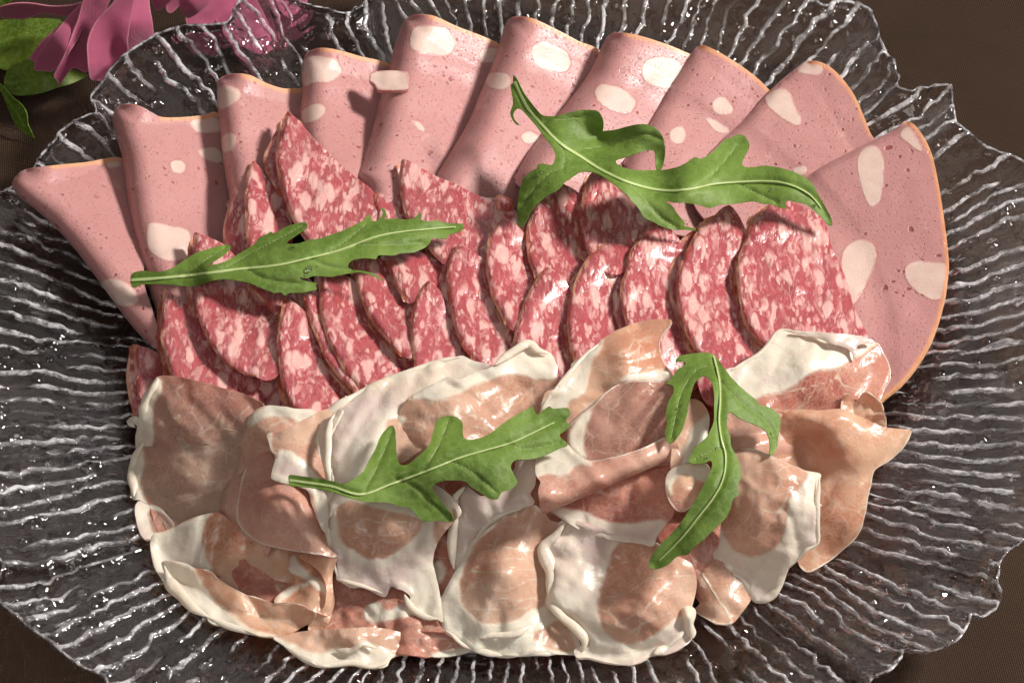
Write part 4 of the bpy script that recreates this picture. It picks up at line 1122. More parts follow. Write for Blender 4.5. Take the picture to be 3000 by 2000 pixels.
ham(h, 'lower_fan', M_HAMR, 'K', [(650, 930), (720, 880), (860, 820), (970, 770), (1100, 710), (1230, 660), (1250, 760), (1230, 850), (1220, 920), (1190, 985), (1160, 1015), (1130, 1060), (1115, 1097), (1060, 1087), (960, 1072), (860, 1057), (780, 1022), (720, 987), (670, 952)],
    [(650, 930, 3.1), (860, 850, 3.5), (1220, 690, 3.5), (1190, 980, 3.5), (1115, 1095, 3.1), (860, 1050, 2.75), (1000, 920, 3.2), (1120, 850, 3.65)],
    fat=[[(640, 920), (760, 925), (850, 960), (950, 985), (1050, 985), (1180, 980), (1115, 1110), (960, 1085), (780, 1032)]], th=0.07, seed=17)
ham(h, 'front_roll', M_HAMP, 'K', [(580, 700), (600, 645), (660, 622), (720, 622), (760, 660), (820, 705), (900, 692), (980, 675), (1080, 640), (1170, 600), (1215, 575), (1230, 690), (1150, 722), (1060, 762), (970, 802), (860, 850), (760, 890), (680, 920), (610, 945), (595, 900), (590, 840), (600, 800), (580, 770)],
    [(590, 700, 4.1), (760, 660, 4.2), (980, 675, 4.45), (1215, 580, 4.55), (600, 850, 4.35), (850, 800, 4.45), (1100, 710, 4.45), (610, 945, 4.0), (860, 850, 4.25), (1150, 722, 4.3)],
    fat=[[(570, 780), (575, 690), (660, 612), (735, 622), (835, 710), (760, 737), (720, 772), (650, 767), (600, 777)]], rim=[(820, 705), (900, 692), (980, 675), (1080, 640), (1170, 600)],
    rolls=[([(610, 945), (680, 920), (760, 890), (860, 850), (970, 802), (1060, 762), (1150, 722), (1230, 690)], 0.5)], wave=0.03, seed=18)

h = slice_('K', (1280, 800), 3.0, 'small pale yellowish prosciutto scraps behind the lower right rocket leaf')
ham(h, 'scrap', M_HAM, 'K', [(1205, 520), (1240, 432), (1300, 417), (1350, 440), (1380, 500), (1370, 580), (1340, 660), (1300, 720), (1250, 750), (1205, 745), (1200, 620)],
    [(1240, 432, 4.5), (1370, 500, 4.3), (1210, 740, 4.2), (1320, 700, 4.1), (1280, 560, 4.5)], fat=[[(1290, 570), (1330, 520), (1400, 480), (1390, 620), (1320, 720), (1250, 740)]], seed=19)
ham(h, 'scrap', M_HAMO, 'K', [(1175, 780), (1200, 745), (1250, 725), (1320, 715), (1370, 720), (1390, 790), (1370, 850), (1310, 900), (1270, 932), (1230, 932), (1195, 890), (1175, 840)],
    [(1175, 780, 4.3), (1320, 715, 4.4), (1390, 790, 4.2), (1240, 930, 4.0), (1280, 820, 4.45)], fat=[[(1170, 770), (1250, 720), (1390, 710), (1400, 790), (1350, 800), (1260, 770), (1210, 800), (1200, 860), (1170, 850)]], rim=True, seed=20)

h = slice_('Z', (880, 1250), 1.5, 'prosciutto slice with brown oval and ragged white edge under the lower rocket leaf')
ham(h, 'sheet', M_HAM, 'Z', [(762, 1150), (752, 1185), (750, 1217), (755, 1250), (765, 1279), (774, 1290), (772, 1331), (781, 1336), (805, 1350), (834, 1350), (867, 1364), (886, 1369), (898, 1348), (910, 1352), (924, 1355), (943, 1369), (938, 1393), (947, 1407), (976, 1421), (995, 1417), (1018, 1428), (1012, 1370), (1002, 1320), (995, 1290), (1000, 1260), (1015, 1230), (1040, 1200), (1060, 1170), (1000, 1110), (900, 1090), (800, 1090), (767, 1110)],
    [(762, 1165, 3.0), (750, 1217, 2.6), (781, 1336, 1.9), (886, 1369, 1.7), (1005, 1422, 1.6), (1000, 1290, 2.2), (1050, 1180, 3.1), (900, 1100, 3.5), (880, 1230, 3.0), (800, 1100, 3.2)],
    meat=[[(775, 1150), (818, 1155), (884, 1170), (968, 1194), (965, 1217), (945, 1240), (911, 1264), (881, 1281), (844, 1281), (804, 1257), (784, 1240), (774, 1194)], [(1000, 1200), (1040, 1170), (1040, 1210), (1005, 1250)]], wave=0.06, vl=[[(790, 1200), (830, 1190), (880, 1200), (950, 1195)], [(800, 1240), (850, 1225), (900, 1230), (940, 1215)], [(850, 1225), (860, 1260), (850, 1275)], [(900, 1165), (880, 1195), (900, 1225)]], ruf=[([(756, 1190), (752, 1225), (762, 1275), (775, 1325)], 0.10), ([(775, 1330), (830, 1345), (880, 1362)], 0.08), ([(930, 1365), (945, 1395), (975, 1415), (1010, 1420)], 0.10)], seed=21)
h = slice_('Z', (900, 1420), 1.0, 'dark red prosciutto pieces tucked under the ragged white edge')
ham(h, 'sheet', M_HAMR, 'Z', [(760, 1340), (780, 1320), (900, 1330), (1000, 1370), (1040, 1420), (1090, 1460), (1085, 1495), (1000, 1508), (900, 1495), (800, 1465), (735, 1445), (750, 1400)],
    [(760, 1340, 1.4), (900, 1330, 1.5), (1085, 1490, 1.05), (900, 1490, 1.05), (740, 1440, 1.1), (900, 1410, 1.5), (1000, 1440, 1.3)],
    fat=[[(840, 1390), (870, 1380), (890, 1400), (920, 1390), (950, 1410), (900, 1425), (860, 1430), (840, 1420)], [(990, 1500), (1090, 1480), (1090, 1500), (1000, 1515)]], wave=0.14, wlen=60, seed=22)
h = slice_('J', (1200, 1400), 1.0, 'flat prosciutto strip with crumpled cream fat at the bottom edge')
ham(h, 'sheet', M_HAM, 'J', [(830, 1345), (880, 1335), (950, 1320), (1050, 1310), (1150, 1305), (1290, 1297), (1400, 1310), (1480, 1340), (1525, 1375), (1510, 1400), (1470, 1430), (1440, 1430), (1400, 1450), (1370, 1490), (1300, 1495), (1250, 1490), (1200, 1475), (1100, 1490), (1050, 1485), (1000, 1460), (950, 1440), (900, 1400), (850, 1370)],
    [(850, 1350, 1.15), (1050, 1310, 1.5), (1290, 1297, 1.65), (1525, 1375, 1.2), (1380, 1480, 1.1), (1050, 1485, 1.05), (1250, 1360, 1.75), (1200, 1430, 1.45)],
    fat=[[(820, 1340), (900, 1370), (1000, 1410), (1060, 1420), (1130, 1400), (1200, 1400), (1260, 1355), (1290, 1370), (1410, 1420), (1410, 1450), (1370, 1500), (1200, 1490), (1050, 1500), (830, 1400)]], wave=0.09, wlen=45, th=0.055, ruf=[([(880, 1390), (980, 1450), (1060, 1480), (1200, 1470), (1300, 1485), (1380, 1470)], 0.12), ([(1130, 1410), (1200, 1410), (1260, 1375), (1330, 1400)], 0.14)], seed=23)

h = slice_('H', (1100, 900), 1.2, 'prosciutto slice with large brown oval framed in white at bottom centre')
ham(h, 'under_piece', M_HAMR, 'H', [(790, 440), (700, 520), (640, 620), (595, 760), (615, 900), (680, 1010), (770, 900), (840, 780), (860, 600)], [(790, 440, 2.2), (595, 760, 1.6), (680, 1010, 1.35), (840, 700, 1.7)],
    fat=[[(620, 760), (680, 720), (720, 800), (690, 880), (640, 850)]], seed=24)
ham(h, 'oval_sheet', M_HAM, 'H', [(690, 1180), (670, 1030), (700, 950), (760, 830), (830, 720), (880, 620), (950, 530), (1050, 440), (1180, 385), (1310, 345), (1370, 380), (1440, 450), (1540, 480), (1560, 560), (1500, 700), (1500, 900), (1520, 1080), (1580, 1180), (1640, 1300), (1620, 1360), (1500, 1372), (1300, 1372), (1150, 1392), (1000, 1372), (900, 1352), (850, 1322), (820, 1290), (740, 1242), (690, 1212)],
    [(690, 1180, 1.5), (830, 720, 2.2), (1050, 440, 2.8), (1310, 345, 3.1), (1100, 800, 2.65), (1450, 700, 1.9), (1480, 1050, 1.4), (1000, 1370, 1.1), (1560, 1350, 1.05), (950, 1050, 2.0), (1540, 480, 2.4), (1200, 1250, 1.5), (760, 1000, 1.8)],
    meat=[[(1000, 530), (1100, 450), (1200, 395), (1300, 365), (1420, 440), (1560, 480), (1560, 650), (1480, 800), (1480, 950), (1380, 1040), (1280, 1080), (1200, 1140), (1080, 1160), (950, 1150), (870, 1090), (820, 1000), (810, 900), (840, 780), (880, 680), (940, 590)], [(1320, 1240), (1380, 1200), (1520, 1150), (1600, 1330), (1450, 1342), (1350, 1300)]], wave=0.05, vl=[[(1000, 620), (1150, 640), (1300, 660), (1390, 640)], [(900, 780), (1100, 720), (1250, 720), (1440, 740)], [(860, 800), (1050, 810), (1250, 790), (1460, 800)], [(850, 920), (1000, 900), (1150, 920), (1300, 860), (1480, 845)], [(900, 1000), (1100, 990), (1200, 1000), (1350, 980)], [(880, 1060), (1000, 1060), (1100, 1060), (1200, 1020), (1260, 990)], [(1150, 920), (1200, 1000), (1180, 1080)], [(1050, 470), (1150, 500), (1300, 480)]], ruf=[([(700, 1195), (760, 1235), (850, 1310), (950, 1345), (1100, 1375)], 0.13), ([(900, 1260), (1050, 1240), (1200, 1220), (1300, 1170)], 0.12), ([(1100, 1375), (1300, 1365), (1500, 1365)], 0.08)], seed=25)
ham(h, 'white_fold', M_HAM, 'H', [(850, 215), (900, 250), (970, 290), (1080, 200), (1180, 100), (1200, 40), (1290, 0), (1340, 40), (1337, 200), (1295, 270), (1315, 340), (1180, 385), (1050, 440), (960, 520), (890, 610), (830, 720), (790, 800), (765, 790), (745, 700), (755, 600), (760, 480), (770, 340), (790, 270)],
    [(750, 650, 2.15), (770, 340, 3.1), (850, 215, 3.4), (1250, 40, 3.7), (1310, 340, 3.25), (880, 600, 2.3), (790, 790, 2.0), (1000, 360, 3.3), (830, 500, 2.65)],
    fat=[[(700, -50), (1400, -50), (1400, 900), (700, 900)]], th=0.055, rolls=[([(850, 215), (790, 270), (770, 340), (760, 480), (755, 600), (745, 700), (765, 790)], 0.3)], ruf=[([(855, 222), (790, 290), (775, 360), (765, 480), (757, 620), (768, 780)], 0.15), ([(1315, 330), (1180, 378), (1050, 440), (960, 520), (890, 612)], 0.07)], seed=26)

h = slice_('K', (950, 1300), 1.2, 'prosciutto slice with ruffled white left edge and bulging meat at bottom right of centre')
ham(h, 'sheet', M_HAM, 'K', [(605, 1105), (615, 1070), (660, 1040), (720, 975), (850, 1000), (960, 1040), (1100, 1070), (1220, 1130), (1300, 1180), (1320, 1260), (1310, 1330), (1290, 1400), (1290, 1470), (1300, 1520), (1254, 1565), (1180, 1590), (1114, 1595), (1050, 1630), (993, 1640), (900, 1625), (825, 1606), (765, 1605), (758, 1565), (820, 1540), (800, 1500), (752, 1440), (690, 1400), (630, 1380), (625, 1340), (650, 1260), (640, 1190), (610, 1150)],
    [(605, 1105, 2.4), (720, 975, 3.0), (960, 1050, 2.8), (1290, 1190, 2.5), (640, 1190, 2.2), (630, 1360, 1.75), (758, 1560, 1.3), (825, 1606, 1.1), (993, 1640, 1.05), (1114, 1592, 1.1), (1254, 1565, 1.15), (1300, 1330, 1.8), (880, 1250, 1.95), (1100, 1350, 2.55), (1190, 1260, 2.6), (1000, 1470, 1.9), (780, 1250, 2.2), (1000, 1180, 2.1)],
    meat=[[(940, 1120), (980, 1085), (1100, 1080), (1220, 1130), (1320, 1200), (1320, 1300), (1290, 1380), (1240, 1420), (1180, 1460), (1100, 1520), (1000, 1540), (910, 1500), (875, 1440), (870, 1350), (890, 1250), (920, 1180)]],
    rolls=[([(720, 975), (660, 1040), (615, 1070), (605, 1105), (610, 1150), (640, 1190), (650, 1260), (625, 1340), (630, 1380), (690, 1400), (752, 1440), (800, 1500), (820, 1540)], 0.28)], th=0.06, wave=0.05, wlen=60, vl=[[(900, 1330), (1000, 1310), (1100, 1250), (1290, 1230)], [(930, 1460), (1050, 1400), (1150, 1330), (1290, 1290)], [(1000, 1500), (1100, 1440), (1200, 1400)], [(1050, 1400), (1060, 1460), (1040, 1510)], [(940, 1180), (1050, 1160), (1200, 1170)]], ruf=[([(722, 982), (665, 1045), (615, 1105), (650, 1210), (640, 1290), (632, 1345)], 0.20), ([(632, 1345), (700, 1420), (760, 1470), (800, 1520), (790, 1575)], 0.20), ([(1120, 1590), (1180, 1560), (1230, 1510), (1260, 1470)], 0.18)], seed=27)
ham(h, 'fat_curl', M_HAM, 'K', [(1245, 1395), (1262, 1375), (1290, 1370), (1312, 1385), (1315, 1420), (1305, 1455), (1318, 1490), (1305, 1520), (1275, 1510), (1255, 1470), (1250, 1430)],
    [(1262, 1375, 1.9), (1280, 1420, 2.1), (1285, 1500, 1.6), (1315, 1420, 1.7), (1250, 1440, 1.7)], fat=[[(1200, 1300), (1400, 1300), (1400, 1600), (1200, 1600)]], th=0.15, rolls=[([(1245, 1395), (1250, 1430), (1255, 1470), (1275, 1510)], 0.2)], seed=28)

h = slice_('L', (750, 300), 2.5, 'prosciutto slice with cream curled top at the right, lying on the salami')
ham(h, 'sheet', M_HAMR, 'L', [(340, 300), (420, 268), (470, 230), (530, 180), (570, 130), (600, 105), (650, 112), (690, 112), (780, 118), (900, 125), (980, 130), (1040, 160), (1055, 165), (1080, 210), (1105, 260), (1108, 330), (1085, 370), (1060, 430), (1020, 500), (900, 550), (760, 560), (600, 560), (480, 500), (400, 420)],
    [(340, 300, 4.0), (600, 105, 4.1), (900, 125, 4.1), (1040, 160, 3.7), (1108, 330, 3.1), (1030, 480, 2.9), (760, 540, 3.0), (480, 480, 3.8), (700, 280, 4.2), (900, 350, 3.6)],
    fat=[[(330, 300), (590, 95), (690, 105), (980, 122), (1050, 165), (960, 235), (870, 277), (760, 302), (690, 342), (620, 387), (540, 402), (480, 420), (400, 400)]], rim=[(1055, 165), (1080, 210), (1105, 260), (1108, 330), (1085, 370), (1060, 430)], vl=[[(540, 410), (650, 385), (750, 362), (850, 330), (885, 280)], [(870, 320), (900, 360), (960, 370)], [(950, 290), (970, 340)], [(700, 372), (720, 420), (700, 470)], [(840, 335), (850, 400), (900, 440)]], ruf=[([(380, 290), (470, 235), (540, 180), (600, 112), (690, 116)], 0.10), ([(690, 116), (800, 124), (900, 140), (955, 190), (950, 230)], 0.13)], seed=29)
ham(h, 'fat_curl', M_HAM, 'L', [(660, 112), (690, 110), (780, 114), (900, 122), (1000, 135), (1040, 160), (960, 178), (955, 232), (945, 235), (920, 200), (850, 168), (760, 135)],
    [(690, 112, 4.3), (900, 130, 4.35), (1040, 160, 3.95), (950, 230, 4.0), (850, 150, 4.4)], fat=[[(500, 0), (1200, 0), (1200, 400), (500, 400)]], th=0.06, seed=30)
h = slice_('L', (1000, 460), 2.0, 'crumpled amber prosciutto scrap at the far right beside the mortadella rind')
ham(h, 'sheet', M_HAMO, 'L', [(895, 405), (920, 395), (950, 430), (980, 395), (1000, 388), (1060, 430), (1075, 470), (1090, 520), (1080, 560), (1000, 560), (890, 520)],
    [(920, 395, 3.5), (950, 440, 3.2), (1000, 388, 3.6), (1060, 430, 3.4), (1085, 540, 2.9), (890, 520, 3.2)], rim=True, wave=0.12, wlen=40, seed=31)
h = slice_('L', (480, 580), 2.5, 'pale pink prosciutto sheet beside the right lobe of the lower right rocket')
ham(h, 'sheet', M_HAMP, 'L', [(340, 480), (420, 465), (520, 480), (620, 490), (680, 560), (660, 680), (600, 730), (440, 720), (340, 680), (320, 560)], [(340, 480, 3.8), (620, 490, 3.65), (660, 680, 3.0), (340, 680, 3.5), (480, 580, 3.75)], seed=32)
h = slice_('L', (900, 750), 1.5, 'draped orange pink prosciutto at right with pointed yellowish corner')
ham(h, 'sheet', M_HAMO, 'L', [(590, 500), (640, 470), (700, 468), (780, 475), (880, 468), (940, 490), (1000, 515), (1080, 545), (1160, 560), (1200, 562), (1208, 570), (1195, 610), (1160, 660), (1100, 710), (1050, 740), (1030, 770), (1020, 820), (1005, 880), (1000, 930), (985, 1000), (950, 1060), (900, 1110), (840, 1160), (780, 1195), (730, 1212), (695, 1190), (680, 1150), (700, 1080), (720, 980), (730, 860), (700, 760), (620, 740), (580, 690), (580, 600)],
    [(590, 500, 3.75), (700, 468, 4.0), (880, 468, 4.05), (1000, 515, 3.7), (1205, 565, 3.2), (1030, 770, 2.7), (1000, 930, 2.3), (840, 1160, 1.35), (700, 1190, 1.4), (740, 850, 2.3), (740, 680, 2.7), (900, 700, 3.2), (600, 700, 3.0), (870, 950, 2.3), (820, 560, 3.9)],
    rim=[(1208, 570), (1160, 660), (1100, 710), (1050, 740), (1030, 770), (1005, 880), (985, 1000), (950, 1060), (900, 1110), (840, 1160), (780, 1195), (730, 1212), (695, 1190)], rolls=[([(590, 500), (640, 470), (700, 468), (780, 475), (880, 468), (940, 490), (1000, 515)], 0.25)], wave=0.06, wlen=110, seed=33)
h = slice_('L', (550, 950), 1.5, 'arched prosciutto with thick white fat hem at lower right beside the rocket leaf')
ham(h, 'sheet', M_HAM, 'L', [(400, 655), (480, 652), (560, 680), (640, 715), (720, 750), (790, 765), (785, 800), (775, 890), (795, 905), (780, 930), (778, 1000), (775, 1080), (730, 1100), (680, 1160), (630, 1210), (610, 1270), (580, 1320), (530, 1345), (480, 1345), (450, 1320), (460, 1270), (420, 1240), (350, 1215), (310, 1170), (290, 1150), (320, 1090), (330, 1010), (340, 900), (340, 780), (360, 700)],
    [(400, 655, 3.8), (640, 715, 4.0), (790, 765, 3.8), (780, 900, 3.4), (775, 1080, 2.6), (630, 1210, 1.9), (530, 1345, 1.2), (460, 1270, 1.5), (310, 1170, 1.8), (330, 1010, 2.7), (600, 900, 3.7), (480, 1080, 2.75), (350, 750, 3.6)],
    meat=[[(330, 640), (430, 650), (560, 690), (720, 755), (690, 820), (640, 900), (630, 1000), (580, 1100), (500, 1145), (410, 1120), (350, 1060), (330, 980), (330, 740)]], th=0.055, rolls=[([(400, 655), (480, 652), (560, 680), (640, 715), (720, 750), (790, 765), (785, 800), (775, 890)], 0.25)], wave=0.06, wlen=60, vl=[[(480, 680), (560, 730), (600, 800), (560, 900), (480, 980)], [(560, 690), (640, 750), (640, 850), (580, 960), (500, 1060)], [(420, 800), (480, 860), (460, 960), (400, 1020)], [(500, 1060), (440, 1100)], [(640, 850), (610, 960)], [(400, 720), (470, 760), (520, 850)]], ruf=[([(310, 1165), (360, 1208), (430, 1240), (460, 1290), (490, 1335), (555, 1330), (605, 1270), (640, 1200)], 0.15), ([(640, 1200), (730, 1105), (772, 1075), (778, 940), (775, 890), (785, 780)], 0.09)], seed=34)
h = slice_('L', (320, 1330), 1.0, 'small brown prosciutto curl poking out below the white fat hem')
ham(h, 'sheet', M_HAM, 'L', [(200, 1235), (230, 1210), (270, 1190), (320, 1150), (380, 1200), (440, 1230), (480, 1280), (475, 1340), (425, 1410), (380, 1452), (330, 1452), (270, 1430), (210, 1395), (235, 1360), (225, 1340), (200, 1300)],
    [(200, 1235, 1.75), (300, 1180, 1.9), (470, 1290, 1.35), (380, 1450, 1.15), (215, 1390, 1.1), (330, 1330, 1.65), (225, 1330, 1.3)], rim=[(200, 1235), (230, 1210), (270, 1260), (320, 1340), (360, 1400), (380, 1452), (330, 1452), (270, 1430), (210, 1395)], rolls=[([(230, 1210), (200, 1235), (200, 1300), (225, 1340)], 0.25)], seed=35)
h = slice_('K', (1290, 1180), 1.2, 'shadowed red prosciutto between the rocket tip and the small curl')
ham(h, 'sheet', M_HAMR, 'K', [(1150, 1010), (1300, 1000), (1420, 1050), (1440, 1150), (1400, 1250), (1320, 1290), (1250, 1250), (1180, 1130)], [(1150, 1010, 2.6), (1420, 1050, 2.4), (1400, 1250, 1.5), (1250, 1250, 1.7), (1300, 1120, 2.1)], seed=36)
# ------------------------------------------------------------------ rocket leaves
def rocket(f, out, mid, veins, zc, label, rib=None, drops=()):
    zz = np.column_stack([fr(f, [p[:2] for p in zc]), [p[2] for p in zc]])
    mm = cat(fr(f, mid), False, 8)
    vv = [cat(fr(f, v), False, 8) for v in veins]
    h = holder('rocket_leaf', fr(f, [mid[len(mid) // 2]])[0], 3.0, label, 'rocket leaf', 'rocket leaves on top of the meats')

    def zf(q):
        z = tps(zz, q)
        d, _ = segdist(q, mm)
        d = d / PXCM
        z = z - 0.05 * np.exp(-(d / 0.10) ** 2)          # channel along the midrib
        for v in vv:
            e = segdist(q, v)[0] / PXCM
            z = z - 0.035 * np.exp(-(e / 0.06) ** 2)
        return z
    sheet('blade', M_LEAF, fr(f, out), zf, 0.022, 6.5, h, ribs=mm, veins=vv, wave=0.03, wlen=60, rough=1.0, seed=len(out))
    for dx, dy, r in drops:
        c0 = P(fr(f, [(dx, dy)]), zf(fr(f, [(dx, dy)])) + r * 0.15)[0]
        U, W = np.meshgrid(np.linspace(0, 2 * np.pi, 14, endpoint=False), np.linspace(0.02, np.pi - 0.02, 9))
        X = np.stack([np.cos(U) * np.sin(W), np.sin(U) * np.sin(W), 0.6 * np.cos(W)], 2).reshape(-1, 3) * r + c0
        link_mesh('water_drop', X, [(i * 14 + j, (i + 1) * 14 + j, (i + 1) * 14 + (j + 1) % 14, i * 14 + (j + 1) % 14) for i in range(8) for j in range(14)] + [tuple(range(14)), tuple(range(125, 111, -1))], M_DROP, h)
    # the raised midrib as its own part
    if rib:
        w0, w1 = rib
        s = np.linspace(0, 1, len(mm))
        t = np.gradient(mm, axis=0)
        nn = np.stack([-t[:, 1], t[:, 0]], 1) / (np.linalg.norm(t, axis=1)[:, None] + 1e-9)
        w = (w0 + (w1 - w0) * s)[:, None]
        k = int(len(mm) * 0.97)
        o = np.vstack([(mm + nn * w)[:k], (mm - nn * w)[:k][::-1]])
        sheet('midrib', M_RIB, o, lambda q: zf(q) + 0.03 + 0.025 * np.maximum(0, 1 - (segdist(q, mm)[0] / (w0 + 1)) ** 2), 0.10, 5, h, smooth_outline=False)
    return h


def mat_rib():
    t = NT('rocket_midrib')
    c = t.coord()
    col = t.mix(t.noise(c, 150, 3)[0], (0.30, 0.40, 0.12), (0.50, 0.55, 0.28))
    return t.done(t.prin(col, 0.4, None, 0.2, (0.5, 1, 0.3), 0.002))


M_RIB = mat_rib()


def mat_drop():
    t = NT('water')
    g_ = t.n('ShaderNodeBsdfGlass')
    g_.inputs['IOR'].default_value = 1.33
    g_.inputs['Roughness'].default_value = 0.0
    return t.done(g_.outputs[0])


M_DROP = mat_drop()

O1 = [(88, 1318), (150, 1290), (205, 1285), (215, 1290), (330, 1290), (430, 1250), (520, 1190), (600, 1145), (680, 1120), (760, 1098), (830, 1088), (848, 1098), (840, 1125), (800, 1165), (740, 1205), (680, 1243), (720, 1240), (790, 1222), (860, 1190), (940, 1140), (1010, 1100), (1050, 1065), (1060, 1040), (1120, 1010), (1160, 985), (1175, 998), (1230, 980), (1290, 945), (1380, 925), (1420, 920), (1437, 935), (1430, 960), (1380, 1000), (1350, 1020), (1310, 1045), (1280, 1070), (1300, 1082), (1370, 1078), (1430, 1062), (1470, 1048), (1500, 1052), (1600, 1020), (1700, 985), (1740, 965), (1810, 935), (1870, 905), (1890, 870), (1912, 855), (1925, 880), (1942, 905), (1975, 900), (2010, 870), (2015, 835), (2003, 810), (2030, 820), (2042, 860), (2030, 895), (2090, 890), (2200, 895), (2260, 880), (2300, 848), (2310, 870), (2295, 893), (2360, 910), (2450, 900), (2470, 915), (2560, 925), (2630, 930), (2640, 945), (2620, 975), (2560, 1000), (2520, 1015), (2500, 1040), (2390, 1040), (2380, 1070), (2340, 1110), (2290, 1135), (2250, 1150), (2160, 1155), (2100, 1170), (2020, 1170), (1980, 1175), (1965, 1200), (1880, 1195), (1800, 1205), (1760, 1230), (1755, 1265), (1790, 1280), (1860, 1288), (1930, 1306), (2000, 1343), (2025, 1367), (1975, 1345), (1900, 1312), (1830, 1300), (1760, 1310), (1690, 1325), (1620, 1335), (1560, 1330), (1470, 1330), (1440, 1345), (1380, 1340), (1400, 1360), (1480, 1375), (1520, 1385), (1500, 1400), (1510, 1430), (1440, 1445), (1400, 1455), (1300, 1458), (1265, 1478), (1240, 1455), (1180, 1458), (1150, 1445), (1080, 1420), (1000, 1385), (900, 1360), (800, 1355), (700, 1370), (630, 1395), (570, 1408), (480, 1405), (350, 1390), (200, 1388), (150, 1395), (120, 1415), (88, 1400)]
rocket('M', O1, [(90, 1360), (350, 1340), (600, 1315), (900, 1275), (1200, 1245), (1450, 1190), (1700, 1125), (1950, 1030), (2150, 990), (2352, 970), (2640, 945)],
       [[(700, 1300), (860, 1240), (1050, 1130), (1250, 1030), (1400, 945)], [(980, 1270), (1060, 1330), (1200, 1370), (1400, 1390)], [(1460, 1190), (1560, 1240), (1680, 1270), (1780, 1280)], [(500, 1320), (640, 1220), (820, 1105)], [(1800, 1090), (2000, 1090), (2200, 1085), (2330, 1075)], [(1600, 1150), (1750, 1050), (1890, 930)]],
       [(90, 1360, 3.05), (350, 1340, 3.3), (840, 1100, 3.45), (700, 1310, 3.7), (1200, 1245, 3.95), (1425, 930, 3.75), (1450, 1190, 4.05), (1950, 1030, 4.05), (2300, 980, 3.9), (2640, 945, 3.7), (1265, 1470, 3.55), (1510, 1390, 3.6), (2025, 1365, 3.7), (2003, 812, 3.75), (600, 1400, 3.3), (2350, 1110, 3.65)],
       'long rocket leaf lying across the mortadella and salami at left', (4, 1.2), [(1320, 1115, 0.07), (1330, 1180, 0.03), (1452, 1272, 0.10), (1520, 1250, 0.03), (1430, 1320, 0.04), (720, 1160, 0.035), (2300, 1050, 0.03)])
CX = lambda p: [(x + 2340, y) for x, y in p]
O2 = [(1178, 518), (1200, 535), (1225, 580), (1260, 650), (1310, 720), (1360, 775), (1400, 795), (1470, 795), (1550, 775), (1640, 758), (1720, 755), (1760, 765), (1785, 800), (1798, 850), (1790, 910), (1770, 920), (1752, 925), (1760, 885), (1730, 870), (1650, 868), (1580, 880), (1540, 890), (1580, 920), (1640, 945), (1720, 930), (1800, 900), (1880, 890), (1960, 870), (2040, 855), (2120, 860), (2170, 890), (2205, 940), (2220, 1020), (2215, 1080), (2195, 1155), (2160, 1160), (2150, 1090), (2140, 1035), (2080, 1035), (2000, 1060), (1940, 1080), (1885, 1100), (1900, 1130), (1980, 1160), (2080, 1165), (2160, 1168), (2240, 1160), (2340, 1130)] + \
    CX([(80, 1080), (120, 1090), (160, 1075), (230, 1020), (280, 965), (330, 945), (380, 922), (420, 930), (450, 970), (455, 1010), (430, 1060), (410, 1110), (420, 1140), (480, 1145), (560, 1135), (640, 1145), (720, 1165), (800, 1195), (860, 1235), (900, 1280), (940, 1350), (980, 1420), (1020, 1500), (1027, 1545), (1000, 1545), (960, 1500), (910, 1450), (850, 1400), (790, 1390), (740, 1380), (705, 1385), (710, 1430), (660, 1420), (600, 1400), (560, 1400), (480, 1380), (400, 1390), (330, 1400), (250, 1405), (180, 1425), (100, 1400), (0, 1390)]) + \
    [(2280, 1390), (2225, 1378), (2265, 1409), (2310, 1472), (2354, 1530), (2350, 1548), (2399, 1561), (2435, 1570), (2426, 1581), (2354, 1579), (2265, 1575), (2193, 1552), (2139, 1521), (2077, 1490), (2050, 1445), (2023, 1409), (1996, 1386), (1950, 1330), (1880, 1270), (1800, 1215), (1730, 1180), (1650, 1175), (1610, 1195), (1560, 1230), (1530, 1250), (1500, 1290), (1470, 1315), (1400, 1350), (1330, 1410), (1290, 1470), (1260, 1530), (1225, 1555), (1210, 1510), (1205, 1420), (1212, 1340), (1230, 1270), (1250, 1220), (1300, 1180), (1340, 1155), (1345, 1130), (1380, 1120), (1440, 1130), (1455, 1110), (1468, 1070), (1450, 1010), (1400, 950), (1340, 870), (1280, 800), (1230, 750), (1200, 745), (1177, 780), (1187, 820), (1220, 855), (1195, 850), (1165, 810), (1158, 770), (1175, 720), (1170, 660), (1158, 600), (1160, 580), (1175, 570)]
